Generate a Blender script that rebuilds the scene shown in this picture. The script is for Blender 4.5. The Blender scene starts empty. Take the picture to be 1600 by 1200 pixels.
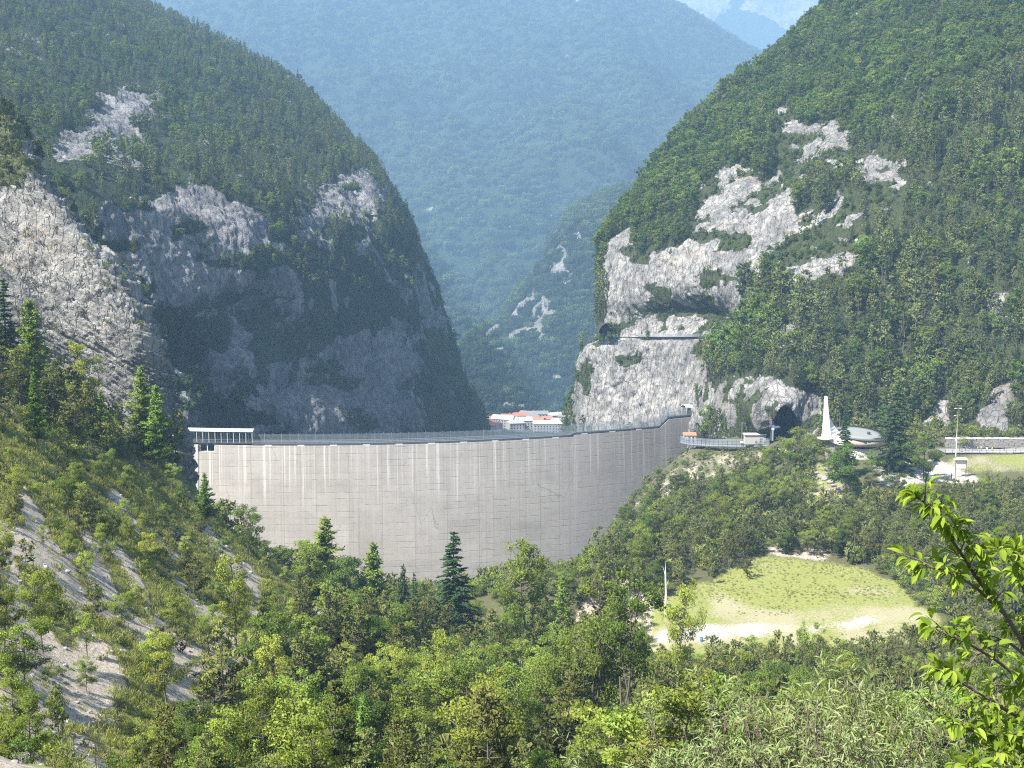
import bpy, math, random
import numpy as np
from mathutils import Vector, Matrix

S = bpy.context.scene
COL = S.collection
R = math.radians
rng = np.random.default_rng(7)
random.seed(7)

# ---------------------------------------------------------------- camera, sky, sun, exposure
F_PX = 1900.0                         # focal length in pixels of a 1600 px wide frame
PITCH = math.atan(250 / F_PX)
cam_d = bpy.data.cameras.new('camera'); cam = bpy.data.objects.new('camera', cam_d); COL.objects.link(cam)
cam_d.sensor_width = 36; cam_d.lens = 36 * F_PX / 1600
cam_d.clip_start = 0.1; cam_d.clip_end = 20000
cam.location = (0, 0, 0); cam.rotation_euler = (math.pi / 2 - PITCH, 0, 0)
S.camera = cam

SUN_EL, SUN_AZ = R(50), R(37)         # from the left, a little behind the camera
sun_vec = Vector((-math.cos(SUN_EL) * math.cos(SUN_AZ), -math.cos(SUN_EL) * math.sin(SUN_AZ), math.sin(SUN_EL)))
w = bpy.data.worlds.new('World'); S.world = w; w.use_nodes = True
nt = w.node_tree; nt.nodes.clear()
sky = nt.nodes.new('ShaderNodeTexSky'); sky.sky_type = 'NISHITA'; sky.sun_disc = False
sky.sun_elevation = SUN_EL; sky.sun_rotation = math.atan2(sun_vec.x, sun_vec.y) % (2 * math.pi)
bgn = nt.nodes.new('ShaderNodeBackground'); bgn.inputs[1].default_value = 0.08
out = nt.nodes.new('ShaderNodeOutputWorld')
nt.links.new(sky.outputs[0], bgn.inputs[0]); nt.links.new(bgn.outputs[0], out.inputs[0])
sl = bpy.data.lights.new('sun', 'SUN'); sl.energy = 5.0; sl.angle = R(0.5); sl.color = (1.0, 0.96, 0.88)
so = bpy.data.objects.new('sun', sl); COL.objects.link(so)
so.rotation_euler = sun_vec.to_track_quat('Z', 'Y').to_euler()
S.view_settings.view_transform = 'Standard'; S.view_settings.look = 'None'
S.view_settings.exposure = 1.8; S.view_settings.gamma = 1; S.view_settings.use_curve_mapping = False
cy = S.cycles
cy.use_denoising = False; cy.filter_width = 1.15; cy.max_bounces = 6; cy.diffuse_bounces = 3; cy.glossy_bounces = 2; cy.transmission_bounces = 3
cy.transparent_max_bounces = 6; cy.volume_bounces = 0
HAZE_DENSITY = 0.000175

# ---------------------------------------------------------------- projection helpers (photo pixel + distance -> point)
CP, SP_ = math.cos(PITCH), math.sin(PITCH)
def P(px, py, D):
    cx = (px - 800) / F_PX; cyy = -(py - 600) / F_PX
    dy = CP + cyy * SP_; dz = -SP_ + cyy * CP
    k = D / dy
    return np.array([cx * k, D, dz * k])
def to_px(V):
    x, y, z = V[..., 0], V[..., 1], V[..., 2]
    f = y * CP - z * SP_; u = y * SP_ + z * CP
    f = np.where(f < 0.01, 0.01, f)
    return 800 + F_PX * x / f, 600 - F_PX * u / f

# ---------------------------------------------------------------- noise
def _h(ix, iy, iz, seed):
    n = (ix.astype(np.int64) * 374761393 + iy.astype(np.int64) * 668265263 + iz.astype(np.int64) * 2147483647 + seed * 1274126177) & 0xffffffff
    n = ((n ^ (n >> 13)) * 1274126177) & 0xffffffff
    n = ((n ^ (n >> 15)) * 2246822519) & 0xffffffff
    return ((n ^ (n >> 16)) & 0xffffff) / float(0xffffff)
def vnoise(p, seed=0):
    i = np.floor(p).astype(np.int64); f = p - i; f = f * f * (3 - 2 * f)
    r = 0
    for dx in (0, 1):
        wx = f[..., 0] if dx else 1 - f[..., 0]
        for dy in (0, 1):
            wy = f[..., 1] if dy else 1 - f[..., 1]
            for dz in (0, 1):
                wz = f[..., 2] if dz else 1 - f[..., 2]
                r = r + wx * wy * wz * _h(i[..., 0] + dx, i[..., 1] + dy, i[..., 2] + dz, seed)
    return r
def fbm(p, oc=4, seed=0, gain=0.5):
    a, s, t = 1.0, 0.0, 0.0
    for k in range(oc):
        s = s + a * (vnoise(p * 2 ** k + 17.3 * k, seed + k) * 2 - 1); t += a; a *= gain
    return s / t
def ridged(p, oc=4, seed=0, gain=0.55):
    a, s, t = 1.0, 0.0, 0.0
    for k in range(oc):
        s = s + a * (1 - np.abs(vnoise(p * 2 ** k + 9.1 * k, seed + k) * 2 - 1)); t += a; a *= gain
    return s / t
def cells(p, seed=0):
    """Worley noise: distance to nearest and a value for the nearest cell."""
    i = np.floor(p).astype(np.int64); best = np.full(p.shape[:-1], 9.0); val = np.zeros(p.shape[:-1])
    for dx in (-1, 0, 1):
        for dy in (-1, 0, 1):
            for dz in (-1, 0, 1):
                a, b, c = i[..., 0] + dx, i[..., 1] + dy, i[..., 2] + dz
                q = np.stack([a + _h(a, b, c, seed), b + _h(a, b, c, seed + 1), c + _h(a, b, c, seed + 2)], -1)
                d = ((q - p) ** 2).sum(-1)
                m = d < best
                best = np.where(m, d, best); val = np.where(m, _h(a, b, c, seed + 3), val)
    return np.sqrt(best), val
def inpoly(x, y, poly):
    r = np.zeros(np.shape(x), bool); n = len(poly)
    for k in range(n):
        x1, y1 = poly[k]; x2, y2 = poly[(k + 1) % n]
        c = ((y1 > y) != (y2 > y)) & (x < (x2 - x1) * (y - y1) / (y2 - y1 + 1e-9) + x1)
        r ^= c
    return r
def sstep(a, b, x):
    t = np.clip((x - a) / (b - a), 0, 1); return t * t * (3 - 2 * t)

# ---------------------------------------------------------------- object helpers
def new_obj(name, data, parent=None):
    o = bpy.data.objects.new(name, data); COL.objects.link(o)
    if parent is not None: o.parent = parent
    return o
def tag(o, label=None, cat=None, group=None, kind=None):
    if label: o['label'] = label
    if cat: o['category'] = cat
    if group: o['group'] = group
    if kind: o['kind'] = kind
    return o
def thing(name, label, cat, loc=(0, 0, 0), rz=0.0, group=None):
    o = new_obj(name, None); o.location = loc; o.rotation_euler = (0, 0, rz); o.empty_display_size = 0.5
    return tag(o, label, cat, group)
class MB:
    """collects shapes into one mesh; faces may carry a material index"""
    def __init__(s): s.v = []; s.f = []; s.m = []
    def add(s, V, Fs, mi=0):
        o = len(s.v); s.v.extend([tuple(map(float, p)) for p in V]); s.f.extend([tuple(int(i) + o for i in f) for f in Fs]); s.m.extend([mi] * len(Fs)); return s
    def box(s, c, d, rz=0.0, mi=0):
        x, y, z = d[0] / 2, d[1] / 2, d[2] / 2; ca, sa = math.cos(rz), math.sin(rz)
        V = [(c[0] + a * x * ca - b * y * sa, c[1] + a * x * sa + b * y * ca, c[2] + e * z) for e in (-1, 1) for a, b in ((-1, -1), (1, -1), (1, 1), (-1, 1))]
        return s.add(V, [(3, 2, 1, 0), (4, 5, 6, 7), (0, 1, 5, 4), (1, 2, 6, 5), (2, 3, 7, 6), (3, 0, 4, 7)], mi)
    def bar(s, a, b, wd, ht=None, mi=0):
        """box beam from a to b"""
        a = np.array(a, float); b = np.array(b, float); ht = ht or wd
        d = b - a; L = np.linalg.norm(d); d = d / max(L, 1e-9)
        up = np.array([0, 0, 1.0]) if abs(d[2]) < 0.95 else np.array([0, 1.0, 0])
        sx = np.cross(d, up); sx /= np.linalg.norm(sx); uz = np.cross(sx, d)
        V = [q + sx * i * wd / 2 + uz * j * ht / 2 for q in (a, b) for i, j in ((-1, -1), (1, -1), (1, 1), (-1, 1))]
        return s.add(V, [(0, 1, 2, 3), (7, 6, 5, 4), (0, 4, 5, 1), (1, 5, 6, 2), (2, 6, 7, 3), (3, 7, 4, 0)], mi)
    def tube(s, pts, rad, n=6, mi=0, cap=True):
        pts = [np.array(p, float) for p in pts]; base = len(s.v); V = []; Fs = []
        for k, p in enumerate(pts):
            d = pts[min(k + 1, len(pts) - 1)] - pts[max(k - 1, 0)]; d = d / max(np.linalg.norm(d), 1e-9)
            up = np.array([0, 0, 1.0]) if abs(d[2]) < 0.9 else np.array([1.0, 0, 0])
            a = np.cross(d, up); a /= np.linalg.norm(a); b = np.cross(d, a)
            r = rad[k] if hasattr(rad, '__len__') else rad
            for j in range(n):
                t = 2 * math.pi * j / n; V.append(p + r * (math.cos(t) * a + math.sin(t) * b))
        for k in range(len(pts) - 1):
            for j in range(n):
                Fs.append((k * n + j, k * n + (j + 1) % n, (k + 1) * n + (j + 1) % n, (k + 1) * n + j))
        if cap: Fs += [tuple(range(n)), tuple(range((len(pts) - 1) * n, len(pts) * n))[::-1]]
        return s.add(V, Fs, mi)
    def loft(s, rings, mi=0, closed=True, cap=True):
        n = len(rings[0]); V = [p for r in rings for p in r]; Fs = []
        for k in range(len(rings) - 1):
            for j in range(n if closed else n - 1):
                Fs.append((k * n + j, k * n + (j + 1) % n, (k + 1) * n + (j + 1) % n, (k + 1) * n + j))
        if cap: Fs += [tuple(range(n))[::-1], tuple(range((len(rings) - 1) * n, len(rings) * n))]
        return s.add(V, Fs, mi)
    def mesh(s, name, mats, smooth=False):
        me = bpy.data.meshes.new(name); me.from_pydata(s.v, [], s.f)
        for m in (mats if isinstance(mats, (list, tuple)) else [mats]): me.materials.append(m)
        if any(s.m): me.polygons.foreach_set('material_index', s.m)
        if smooth: me.polygons.foreach_set('use_smooth', [True] * len(me.polygons))
        me.update(); return me
    def build(s, name, mats, parent=None, smooth=False): return new_obj(name, s.mesh(name, mats, smooth), parent)
def quads_mesh(name, V, mats, mi=None):
    """V: (n,4,3) array of loose quads, made fast"""
    n = len(V); me = bpy.data.meshes.new(name)
    me.vertices.add(n * 4); me.vertices.foreach_set('co', np.ascontiguousarray(V, np.float32).ravel())
    me.loops.add(n * 4); me.loops.foreach_set('vertex_index', np.arange(n * 4, dtype=np.int32))
    me.polygons.add(n); me.polygons.foreach_set('loop_start', np.arange(0, n * 4, 4, dtype=np.int32))
    for m in mats: me.materials.append(m)
    if mi is not None: me.polygons.foreach_set('material_index', np.asarray(mi, np.int32))
    me.update(calc_edges=True); return me
def grid_mesh(name, G, mat, attrs=None, drop=None, smooth=True, flip=False):
    """G: (r,c,3) grid; attrs: {name: (r,c)} point floats; drop: (r-1,c-1) bool faces to leave out"""
    r, c = G.shape[:2]; idx = np.arange(r * c).reshape(r, c)
    q = np.stack([idx[:-1, :-1], idx[:-1, 1:], idx[1:, 1:], idx[1:, :-1]], -1)
    if flip: q = q[..., ::-1]
    q = q[~drop] if drop is not None else q.reshape(-1, 4)
    n = len(q); me = bpy.data.meshes.new(name)
    me.vertices.add(r * c); me.vertices.foreach_set('co', np.ascontiguousarray(G, np.float32).ravel())
    me.loops.add(n * 4); me.loops.foreach_set('vertex_index', np.ascontiguousarray(q, np.int32).ravel())
    me.polygons.add(n); me.polygons.foreach_set('loop_start', np.arange(0, n * 4, 4, dtype=np.int32))
    if smooth: me.polygons.foreach_set('use_smooth', np.ones(n, bool))
    me.materials.append(mat); me.update(calc_edges=True)
    for k, a in (attrs or {}).items():
        at = me.attributes.new(k, 'FLOAT', 'POINT'); at.data.foreach_set('value', np.ascontiguousarray(a, np.float32).ravel())
    return me

# ---------------------------------------------------------------- materials
class MT:
    def __init__(s, name):
        s.m = bpy.data.materials.new(name); s.m.use_nodes = True; s.t = s.m.node_tree; s.t.nodes.clear()
        s.out = s.t.nodes.new('ShaderNodeOutputMaterial')
    def n(s, t, **k):
        x = s.t.nodes.new(t)
        for a, b in k.items(): setattr(x, a, b)
        return x
    def l(s, a, b): s.t.links.new(a, b)
    def val(s, sock, v):
        if isinstance(v, (int, float)): sock.default_value = v
        elif isinstance(v, (tuple, list)): sock.default_value = tuple(v) + ((1,) if len(v) == 3 and sock.type == 'RGBA' else ())
        else: s.l(v, sock)
    def math(s, op, a, b=0.0, clamp=False):
        x = s.n('ShaderNodeMath', operation=op, use_clamp=clamp); s.val(x.inputs[0], a); s.val(x.inputs[1], b); return x.outputs[0]
    def mix(s, f, a, b, mode='MIX'):
        x = s.n('ShaderNodeMix', data_type='RGBA', blend_type=mode); s.val(x.inputs[0], f); s.val(x.inputs[6], a); s.val(x.inputs[7], b); return x.outputs[2]
    def noise(s, vec, scale, detail=4, rough=0.55, dim='3D'):
        x = s.n('ShaderNodeTexNoise', noise_dimensions=dim); x.inputs['Scale'].default_value = scale; x.inputs['Detail'].default_value = detail; x.inputs['Roughness'].default_value = rough
        if vec is not None: s.l(vec, x.inputs['Vector'])
        return x.outputs['Fac']
    def ramp(s, f, a, b, c0=(0, 0, 0), c1=(1, 1, 1)):
        x = s.n('ShaderNodeValToRGB'); s.val(x.inputs[0], f); e = x.color_ramp.elements
        e[0].position = a; e[1].position = b; e[0].color = tuple(c0) + (1,); e[1].color = tuple(c1) + (1,); return x.outputs[0]
    def mapr(s, f, a, b, c=0.0, d=1.0):
        x = s.n('ShaderNodeMapRange', interpolation_type='SMOOTHSTEP'); s.val(x.inputs[0], f)
        for i, v in enumerate((a, b, c, d)): x.inputs[i + 1].default_value = v
        return x.outputs[0]
    def pos(s, scale=(1, 1, 1)):
        g = s.n('ShaderNodeNewGeometry'); m = s.n('ShaderNodeMapping'); m.inputs['Scale'].default_value = scale; s.l(g.outputs['Position'], m.inputs['Vector']); return m.outputs[0]
    def attr(s, name):
        a = s.n('ShaderNodeAttribute', attribute_name=name); return a.outputs['Fac']
    def bump(s, h, strength=0.5, dist=0.3):
        b = s.n('ShaderNodeBump'); b.inputs['Strength'].default_value = strength; b.inputs['Distance'].default_value = dist; s.l(h, b.inputs['Height']); return b.outputs[0]
    def pbr(s, col, rough=0.9, normal=None, metal=0.0, spec=0.2):
        b = s.n('ShaderNodeBsdfPrincipled'); s.val(b.inputs['Base Color'], col); s.val(b.inputs['Roughness'], rough); b.inputs['Metallic'].default_value = metal
        b.inputs['Specular IOR Level'].default_value = spec
        if normal is not None: s.l(normal, b.inputs['Normal'])
        s.l(b.outputs[0], s.out.inputs[0]); return s.m

def plain(name, col, rough=0.7, var=0.12, scale=2.0, metal=0.0, spec=0.3):
    t = MT(name); f = t.noise(t.pos(), scale, 5)
    c = t.mix(f, tuple(x * (1 - var) for x in col), tuple(min(1, x * (1 + var)) for x in col))
    return t.pbr(c, rough, metal=metal, spec=spec)
def leafmat(name, c1, c2, trans=0.35, objvar=0.35, out_=1.1):
    """leaf colour varies by tree and by leaf; part of the light passes through"""
    t = MT(name); oi = t.n('ShaderNodeObjectInfo'); g = t.n('ShaderNodeNewGeometry')
    c = t.mix(g.outputs['Random Per Island'], c1, c2)
    hs = t.n('ShaderNodeHueSaturation'); t.l(c, hs.inputs['Color'])
    t.l(t.math('ADD', t.math('MULTIPLY', oi.outputs['Random'], 0.034), 0.479), hs.inputs['Hue'])
    fr = t.math('FRACT', t.math('MULTIPLY', oi.outputs['Random'], 7.31))
    t.l(t.math('ADD', t.math('MULTIPLY', fr, objvar * 2), 1 - objvar), hs.inputs['Value'])
    d = t.n('ShaderNodeBsdfDiffuse'); t.l(hs.outputs[0], d.inputs[0])
    if out_:
        tc = t.n('ShaderNodeTexCoord'); sub = t.n('ShaderNodeVectorMath', operation='SUBTRACT'); t.l(tc.outputs['Generated'], sub.inputs[0]); sub.inputs[1].default_value = (0.5, 0.5, 0.42)
        vt = t.n('ShaderNodeVectorTransform', vector_type='NORMAL', convert_from='OBJECT', convert_to='WORLD'); t.l(sub.outputs[0], vt.inputs[0])
        n1 = t.n('ShaderNodeVectorMath', operation='NORMALIZE'); t.l(vt.outputs[0], n1.inputs[0])
        sc_ = t.n('ShaderNodeVectorMath', operation='SCALE'); t.l(n1.outputs[0], sc_.inputs[0]); sc_.inputs['Scale'].default_value = out_
        ad = t.n('ShaderNodeVectorMath', operation='ADD'); t.l(sc_.outputs[0], ad.inputs[0]); t.l(g.outputs['Normal'], ad.inputs[1])
        n2 = t.n('ShaderNodeVectorMath', operation='NORMALIZE'); t.l(ad.outputs[0], n2.inputs[0]); t.l(n2.outputs[0], d.inputs['Normal'])
    tr = t.n('ShaderNodeBsdfTranslucent'); t.l(t.mix(1.0, hs.outputs[0], (1.25, 1.2, 0.55), 'MULTIPLY'), tr.inputs[0])
    mx = t.n('ShaderNodeMixShader'); mx.inputs[0].default_value = trans
    t.l(d.outputs[0], mx.inputs[1]); t.l(tr.outputs[0], mx.inputs[2]); t.l(mx.outputs[0], t.out.inputs[0]); return t.m
def rockmat(name, lo, hi, soil, stain=0.5, scale=0.25):
    t = MT(name); p = t.pos(); pv = t.pos((1, 1, 0.22))
    f = t.noise(p, scale, 9, 0.65); f2 = t.noise(pv, 0.35, 6, 0.6); f3 = t.noise(p, 1.6, 6, 0.7)
    c = t.mix(t.mapr(f, 0.32, 0.68), lo, hi)
    c = t.mix(t.mapr(t.noise(p, 0.035, 5, 0.6), 0.42, 0.66, 0, 0.6), c, tuple(x * 0.72 for x in lo))
    c = t.mix(t.math('MULTIPLY', t.mapr(f2, 0.5, 0.72), stain), c, tuple(x * 0.5 for x in lo))
    vo = t.n('ShaderNodeTexVoronoi', feature='DISTANCE_TO_EDGE'); vo.inputs['Scale'].default_value = 0.45
    wv = t.n('ShaderNodeVectorMath', operation='ADD'); t.l(pv, wv.inputs[0]); nz = t.n('ShaderNodeTexNoise'); nz.inputs['Scale'].default_value = 0.5; nz.inputs['Detail'].default_value = 4; t.l(p, nz.inputs['Vector']); t.l(nz.outputs['Color'], wv.inputs[1]); t.l(wv.outputs[0], vo.inputs['Vector'])
    crack = t.mapr(vo.outputs['Distance'], 0.0, 0.06, 1, 0)
    c = t.mix(t.math('MULTIPLY', crack, 0.45), c, tuple(x * 0.35 for x in lo))
    c = t.mix(t.mapr(t.noise(p, 0.05, 4), 0.55, 0.75, 0, 0.45), c, (hi[0] * 0.95, hi[1] * 0.78, hi[2] * 0.62))
    v = t.attr('veg'); vf = t.mapr(t.math('ADD', v, t.math('MULTIPLY', t.math('SUBTRACT', f3, 0.5), 0.7)), 0.4, 0.6)
    sc = t.mix(t.noise(p, 0.4, 4), soil, tuple(x * 1.7 for x in soil))
    c = t.mix(vf, c, sc)
    h = t.math('ADD', t.math('MULTIPLY', f3, 1.0), t.math('MULTIPLY', crack, -0.5))
    return t.pbr(c, 0.95, t.bump(h, 0.9, 0.8), spec=0.1)

M = {}
M['rock_left'] = rockmat('shaded_limestone', (0.10, 0.098, 0.10), (0.28, 0.27, 0.26), (0.020, 0.028, 0.013))  # stone tones darkened because this cliff lies in shade
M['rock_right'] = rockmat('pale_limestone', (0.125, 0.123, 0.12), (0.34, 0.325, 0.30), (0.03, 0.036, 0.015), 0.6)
M['rock_slab'] = rockmat('bedded_limestone', (0.15, 0.145, 0.135), (0.36, 0.345, 0.315), (0.075, 0.085, 0.04), 0.3)
M['far_hill'] = rockmat('wooded_hill', (0.13, 0.128, 0.12), (0.26, 0.25, 0.23), (0.014, 0.024, 0.010), 0.3, 0.06)
M['bark'] = plain('bark', (0.10, 0.08, 0.065), 0.95, 0.4, 6)
M['bark_pale'] = plain('pale_bark', (0.25, 0.23, 0.2), 0.95, 0.4, 6)
M['pine'] = leafmat('pine_needles', (0.060, 0.075, 0.022), (0.16, 0.175, 0.055), 0.3, 0.35)
M['spruce'] = leafmat('spruce_needles', (0.022, 0.045, 0.018), (0.05, 0.085, 0.03), 0.2, 0.25)
M['larch'] = leafmat('larch_needles', (0.095, 0.15, 0.024), (0.21, 0.30, 0.05), 0.35, 0.2)
M['leaf'] = leafmat('green_leaves', (0.078, 0.118, 0.021), (0.22, 0.285, 0.058), 0.45, 0.3)
M['leaf_bright'] = leafmat('bright_leaves', (0.15, 0.205, 0.032), (0.30, 0.36, 0.075), 0.45, 0.2)
M['leaf_dark'] = leafmat('dark_leaves', (0.045, 0.078, 0.018), (0.11, 0.16, 0.036), 0.35, 0.25)
M['far_leaf'] = leafmat('far_leaves', (0.06, 0.10, 0.03), (0.13, 0.18, 0.055), 0.25, 0.3)
M['far_conifer'] = leafmat('far_needles', (0.03, 0.05, 0.024), (0.07, 0.095, 0.042), 0.25, 0.3)
M['grass'] = leafmat('grass_blades', (0.14, 0.165, 0.045), (0.29, 0.30, 0.11), 0.5, 0.25, 0)
M['near_leaf'] = leafmat('near_leaves', (0.07, 0.135, 0.014), (0.25, 0.34, 0.05), 0.5, 0.1, 0)
M['willow'] = leafmat('willow_leaves', (0.10, 0.14, 0.05), (0.22, 0.27, 0.12), 0.3, 0.15, 0)
M['steel'] = plain('galvanised_steel', (0.30, 0.33, 0.36), 0.45, 0.15, 1.0, 0.4)
M['dark_steel'] = plain('dark_steel', (0.055, 0.06, 0.065), 0.5, 0.2, 1.0)
M['glass_roof'] = plain('pale_glazed_roof', (0.42, 0.52, 0.55), 0.25, 0.1, 0.6, 0.0, 0.5)
M['white'] = plain('white_concrete', (0.55, 0.535, 0.50), 0.85, 0.06, 0.8)
M['tan'] = plain('tan_concrete', (0.42, 0.34, 0.27), 0.9, 0.12, 0.8)
M['dark'] = plain('dark_opening', (0.02, 0.02, 0.022), 0.8, 0.3, 1)
M['chapel_roof'] = plain('grey_green_roof', (0.17, 0.175, 0.165), 0.8, 0.1, 0.5)
M['red_tile'] = plain('red_roof_tiles', (0.40, 0.15, 0.09), 0.9, 0.25, 0.4)
M['plaster'] = plain('plaster', (0.34, 0.32, 0.29), 0.9, 0.12, 0.3)
M['stone'] = plain('pale_stone', (0.21, 0.195, 0.18), 0.95, 0.45, 1.5)
M['wood'] = plain('brown_wood', (0.16, 0.10, 0.06), 0.85, 0.3, 4)
M['blue'] = plain('blue_paint', (0.05, 0.14, 0.38), 0.5, 0.1, 2)
M['asphalt'] = plain('grey_asphalt', (0.16, 0.155, 0.15), 0.95, 0.15, 2)
M['haze'] = None

# concrete of the dam: courses, joints, cracks and lime streaks from the crest, in metres along and down the wall
def dam_mat():
    t = MT('dam_concrete'); uv = t.n('ShaderNodeUVMap', uv_map='UVMap'); sp = t.n('ShaderNodeSeparateXYZ'); t.l(uv.outputs[0], sp.inputs[0])
    u, v = sp.outputs[0], sp.outputs[1]
    def comb(a, b):
        c = t.n('ShaderNodeCombineXYZ'); t.val(c.inputs[0], a); t.val(c.inputs[1], b); return c.outputs[0]
    big = t.noise(comb(u, v), 0.035, 5, 0.6); mid = t.noise(comb(u, v), 0.35, 6, 0.65); fine = t.noise(comb(u, v), 3.0, 4, 0.7)
    c = t.mix(t.mapr(big, 0.3, 0.7), (0.285, 0.26, 0.232), (0.37, 0.342, 0.308))
    c = t.mix(t.mapr(mid, 0.35, 0.75, 0, 0.4), c, (0.25, 0.22, 0.20))
    # each course (about 1.75 m) a slightly different tone
    row = t.math('FLOOR', t.math('DIVIDE', v, 2.4)); wn = t.n('ShaderNodeTexWhiteNoise', noise_dimensions='2D')
    t.l(comb(row, t.math('FLOOR', t.math('DIVIDE', u, 12.0))), wn.inputs['Vector'])
    c = t.mix(t.math('MULTIPLY', wn.outputs['Value'], 0.14), c, (0.52, 0.48, 0.44))
    # horizontal pour lines, wobbling, broken
    wob = t.math('MULTIPLY', t.math('SUBTRACT', t.noise(comb(t.math('MULTIPLY', u, 1.0), t.math('MULTIPLY', v, 0.3)), 0.12, 5, 0.75), 0.5), 1.1)
    fr = t.math('FRACT', t.math('DIVIDE', t.math('ADD', v, wob), 2.4)); dl = t.math('ABSOLUTE', t.math('SUBTRACT', fr, 0.5))
    line = t.mapr(dl, 0.43, 0.49); br = t.mapr(t.noise(comb(u, t.math('MULTIPLY', v, 3.0)), 0.16, 5, 0.8), 0.42, 0.62)
    hl = t.math('MULTIPLY', line, br)
    c = t.mix(t.math('MULTIPLY', hl, 0.42), c, (0.09, 0.077, 0.07))
    # vertical joints every 12 m
    ju = t.math('FRACT', t.math('DIVIDE', t.math('ADD', u, t.math('MULTIPLY', t.math('SUBTRACT', mid, 0.5), 0.8)), 12.0))
    jl = t.mapr(t.math('ABSOLUTE', t.math('SUBTRACT', ju, 0.5)), 0.484, 0.498)
    c = t.mix(t.math('MULTIPLY', jl, 0.4), c, (0.12, 0.10, 0.095))
    # lime streaks: narrow bands in u with their own length in v
    su = t.math('ADD', u, t.math('MULTIPLY', t.math('SUBTRACT', t.noise(comb(u, v), 0.15, 3), 0.5), 0.5))
    s1 = t.noise(comb(su, t.math('MULTIPLY', v, 0.004)), 0.55, 3, 0.65)
    ln = t.noise(comb(u, 3.0), 0.3, 3, 0.8)
    fade = t.mapr(t.math('SUBTRACT', v, t.math('MULTIPLY', ln, 52.0)), -14.0, 0.0, 1, 0)
    st = t.math('MULTIPLY', t.mapr(s1, 0.515, 0.63), fade)
    c = t.mix(t.math('MULTIPLY', st, 0.66), c, (0.60, 0.55, 0.49))
    s2 = t.noise(comb(t.math('ADD', su, 40.0), t.math('MULTIPLY', v, 0.006)), 0.8, 3, 0.7)
    c = t.mix(t.math('MULTIPLY', t.math('MULTIPLY', t.mapr(s2, 0.56, 0.72), t.mapr(v, 0.0, 70.0, 1, 0.35)), 0.5), c, (0.17, 0.15, 0.138))
    s3 = t.noise(comb(su, t.math('MULTIPLY', v, 0.012)), 1.7, 4, 0.7)
    c = t.mix(t.mapr(s3, 0.5, 0.75, 0, 0.38), c, (0.19, 0.17, 0.155)); c = t.mix(t.mapr(s3, 0.48, 0.28, 0, 0.22), c, (0.50, 0.46, 0.42))
    c = t.mix(t.mapr(t.noise(comb(u, t.math('MULTIPLY', v, 1.4)), 0.06, 6, 0.7), 0.5, 0.72, 0, 0.35), c, (0.19, 0.175, 0.16))
    # a lighter, washed band below the crest
    c = t.mix(t.math('MULTIPLY', t.mapr(v, 0.0, 5.0, 1, 0), 0.3), c, (0.55, 0.50, 0.45))
    # shade painted into the concrete where the face turns to the far abutment, and a few long cracks
    c = t.mix(t.math('MULTIPLY', t.mapr(t.math('ADD', u, t.math('MULTIPLY', big, 30.0)), 140.0, 215.0), 0.5), c, (0.17, 0.155, 0.145))
    vo = t.n('ShaderNodeTexVoronoi', feature='DISTANCE_TO_EDGE'); vo.inputs['Scale'].default_value = 0.09
    wv = t.n('ShaderNodeVectorMath', operation='ADD'); t.l(comb(u, t.math('MULTIPLY', v, 0.6)), wv.inputs[0]); nz = t.n('ShaderNodeTexNoise'); nz.inputs['Scale'].default_value = 0.5; nz.inputs['Detail'].default_value = 4
    t.l(comb(u, v), nz.inputs['Vector']); t.l(nz.outputs['Color'], wv.inputs[1]); t.l(wv.outputs[0], vo.inputs['Vector'])
    ck = t.math('MULTIPLY', t.mapr(vo.outputs['Distance'], 0, 0.012, 1, 0), t.mapr(big, 0.5, 0.62))
    c = t.mix(t.math('MULTIPLY', ck, 0.5), c, (0.08, 0.07, 0.065))
    h = t.math('ADD', t.math('MULTIPLY', mid, 0.5), t.math('ADD', t.math('MULTIPLY', fine, 0.3), t.math('MULTIPLY', hl, -0.8)))
    return t.pbr(c, 0.92, t.bump(h, 0.5, 0.12), spec=0.15)
M['dam'] = dam_mat()

def ground_mat():
    t = MT('ground'); p = t.pos(); f = t.noise(p, 0.5, 8, 0.7); g = t.noise(p, 2.5, 6, 0.75); b = t.noise(p, 9.0, 4, 0.7)
    floor = t.mix(f, (0.04, 0.04, 0.02), (0.11, 0.11, 0.05))
    gravel = t.mix(t.mapr(g, 0.3, 0.7), (0.19, 0.16, 0.125), (0.45, 0.385, 0.31))
    gravel = t.mix(t.mapr(b, 0.55, 0.75, 0, 0.5), gravel, (0.14, 0.12, 0.105))
    grass = t.mix(t.mapr(g, 0.3, 0.7), (0.115, 0.135, 0.032), (0.23, 0.23, 0.075))
    white = t.mix(t.mapr(g, 0.3, 0.7), (0.22, 0.20, 0.17), (0.38, 0.35, 0.31))
    def m(a, lo=0.38, hi=0.62, k=0.8): return t.mapr(t.math('ADD', t.attr(a), t.math('MULTIPLY', t.math('SUBTRACT', g, 0.5), k)), lo, hi)
    c = t.mix(m('gravel'), floor, gravel); c = t.mix(m('grass'), c, grass)
    c = t.mix(m('dry'), c, t.mix(g, (0.18, 0.165, 0.075), (0.31, 0.28, 0.19)))
    c = t.mix(m('white'), c, white)
    h = t.math('ADD', t.math('MULTIPLY', g, 0.7), t.math('MULTIPLY', b, 0.4))
    return t.pbr(c, 0.97, t.bump(h, 0.8, 0.25), spec=0.1)
M['ground'] = ground_mat()

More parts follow.
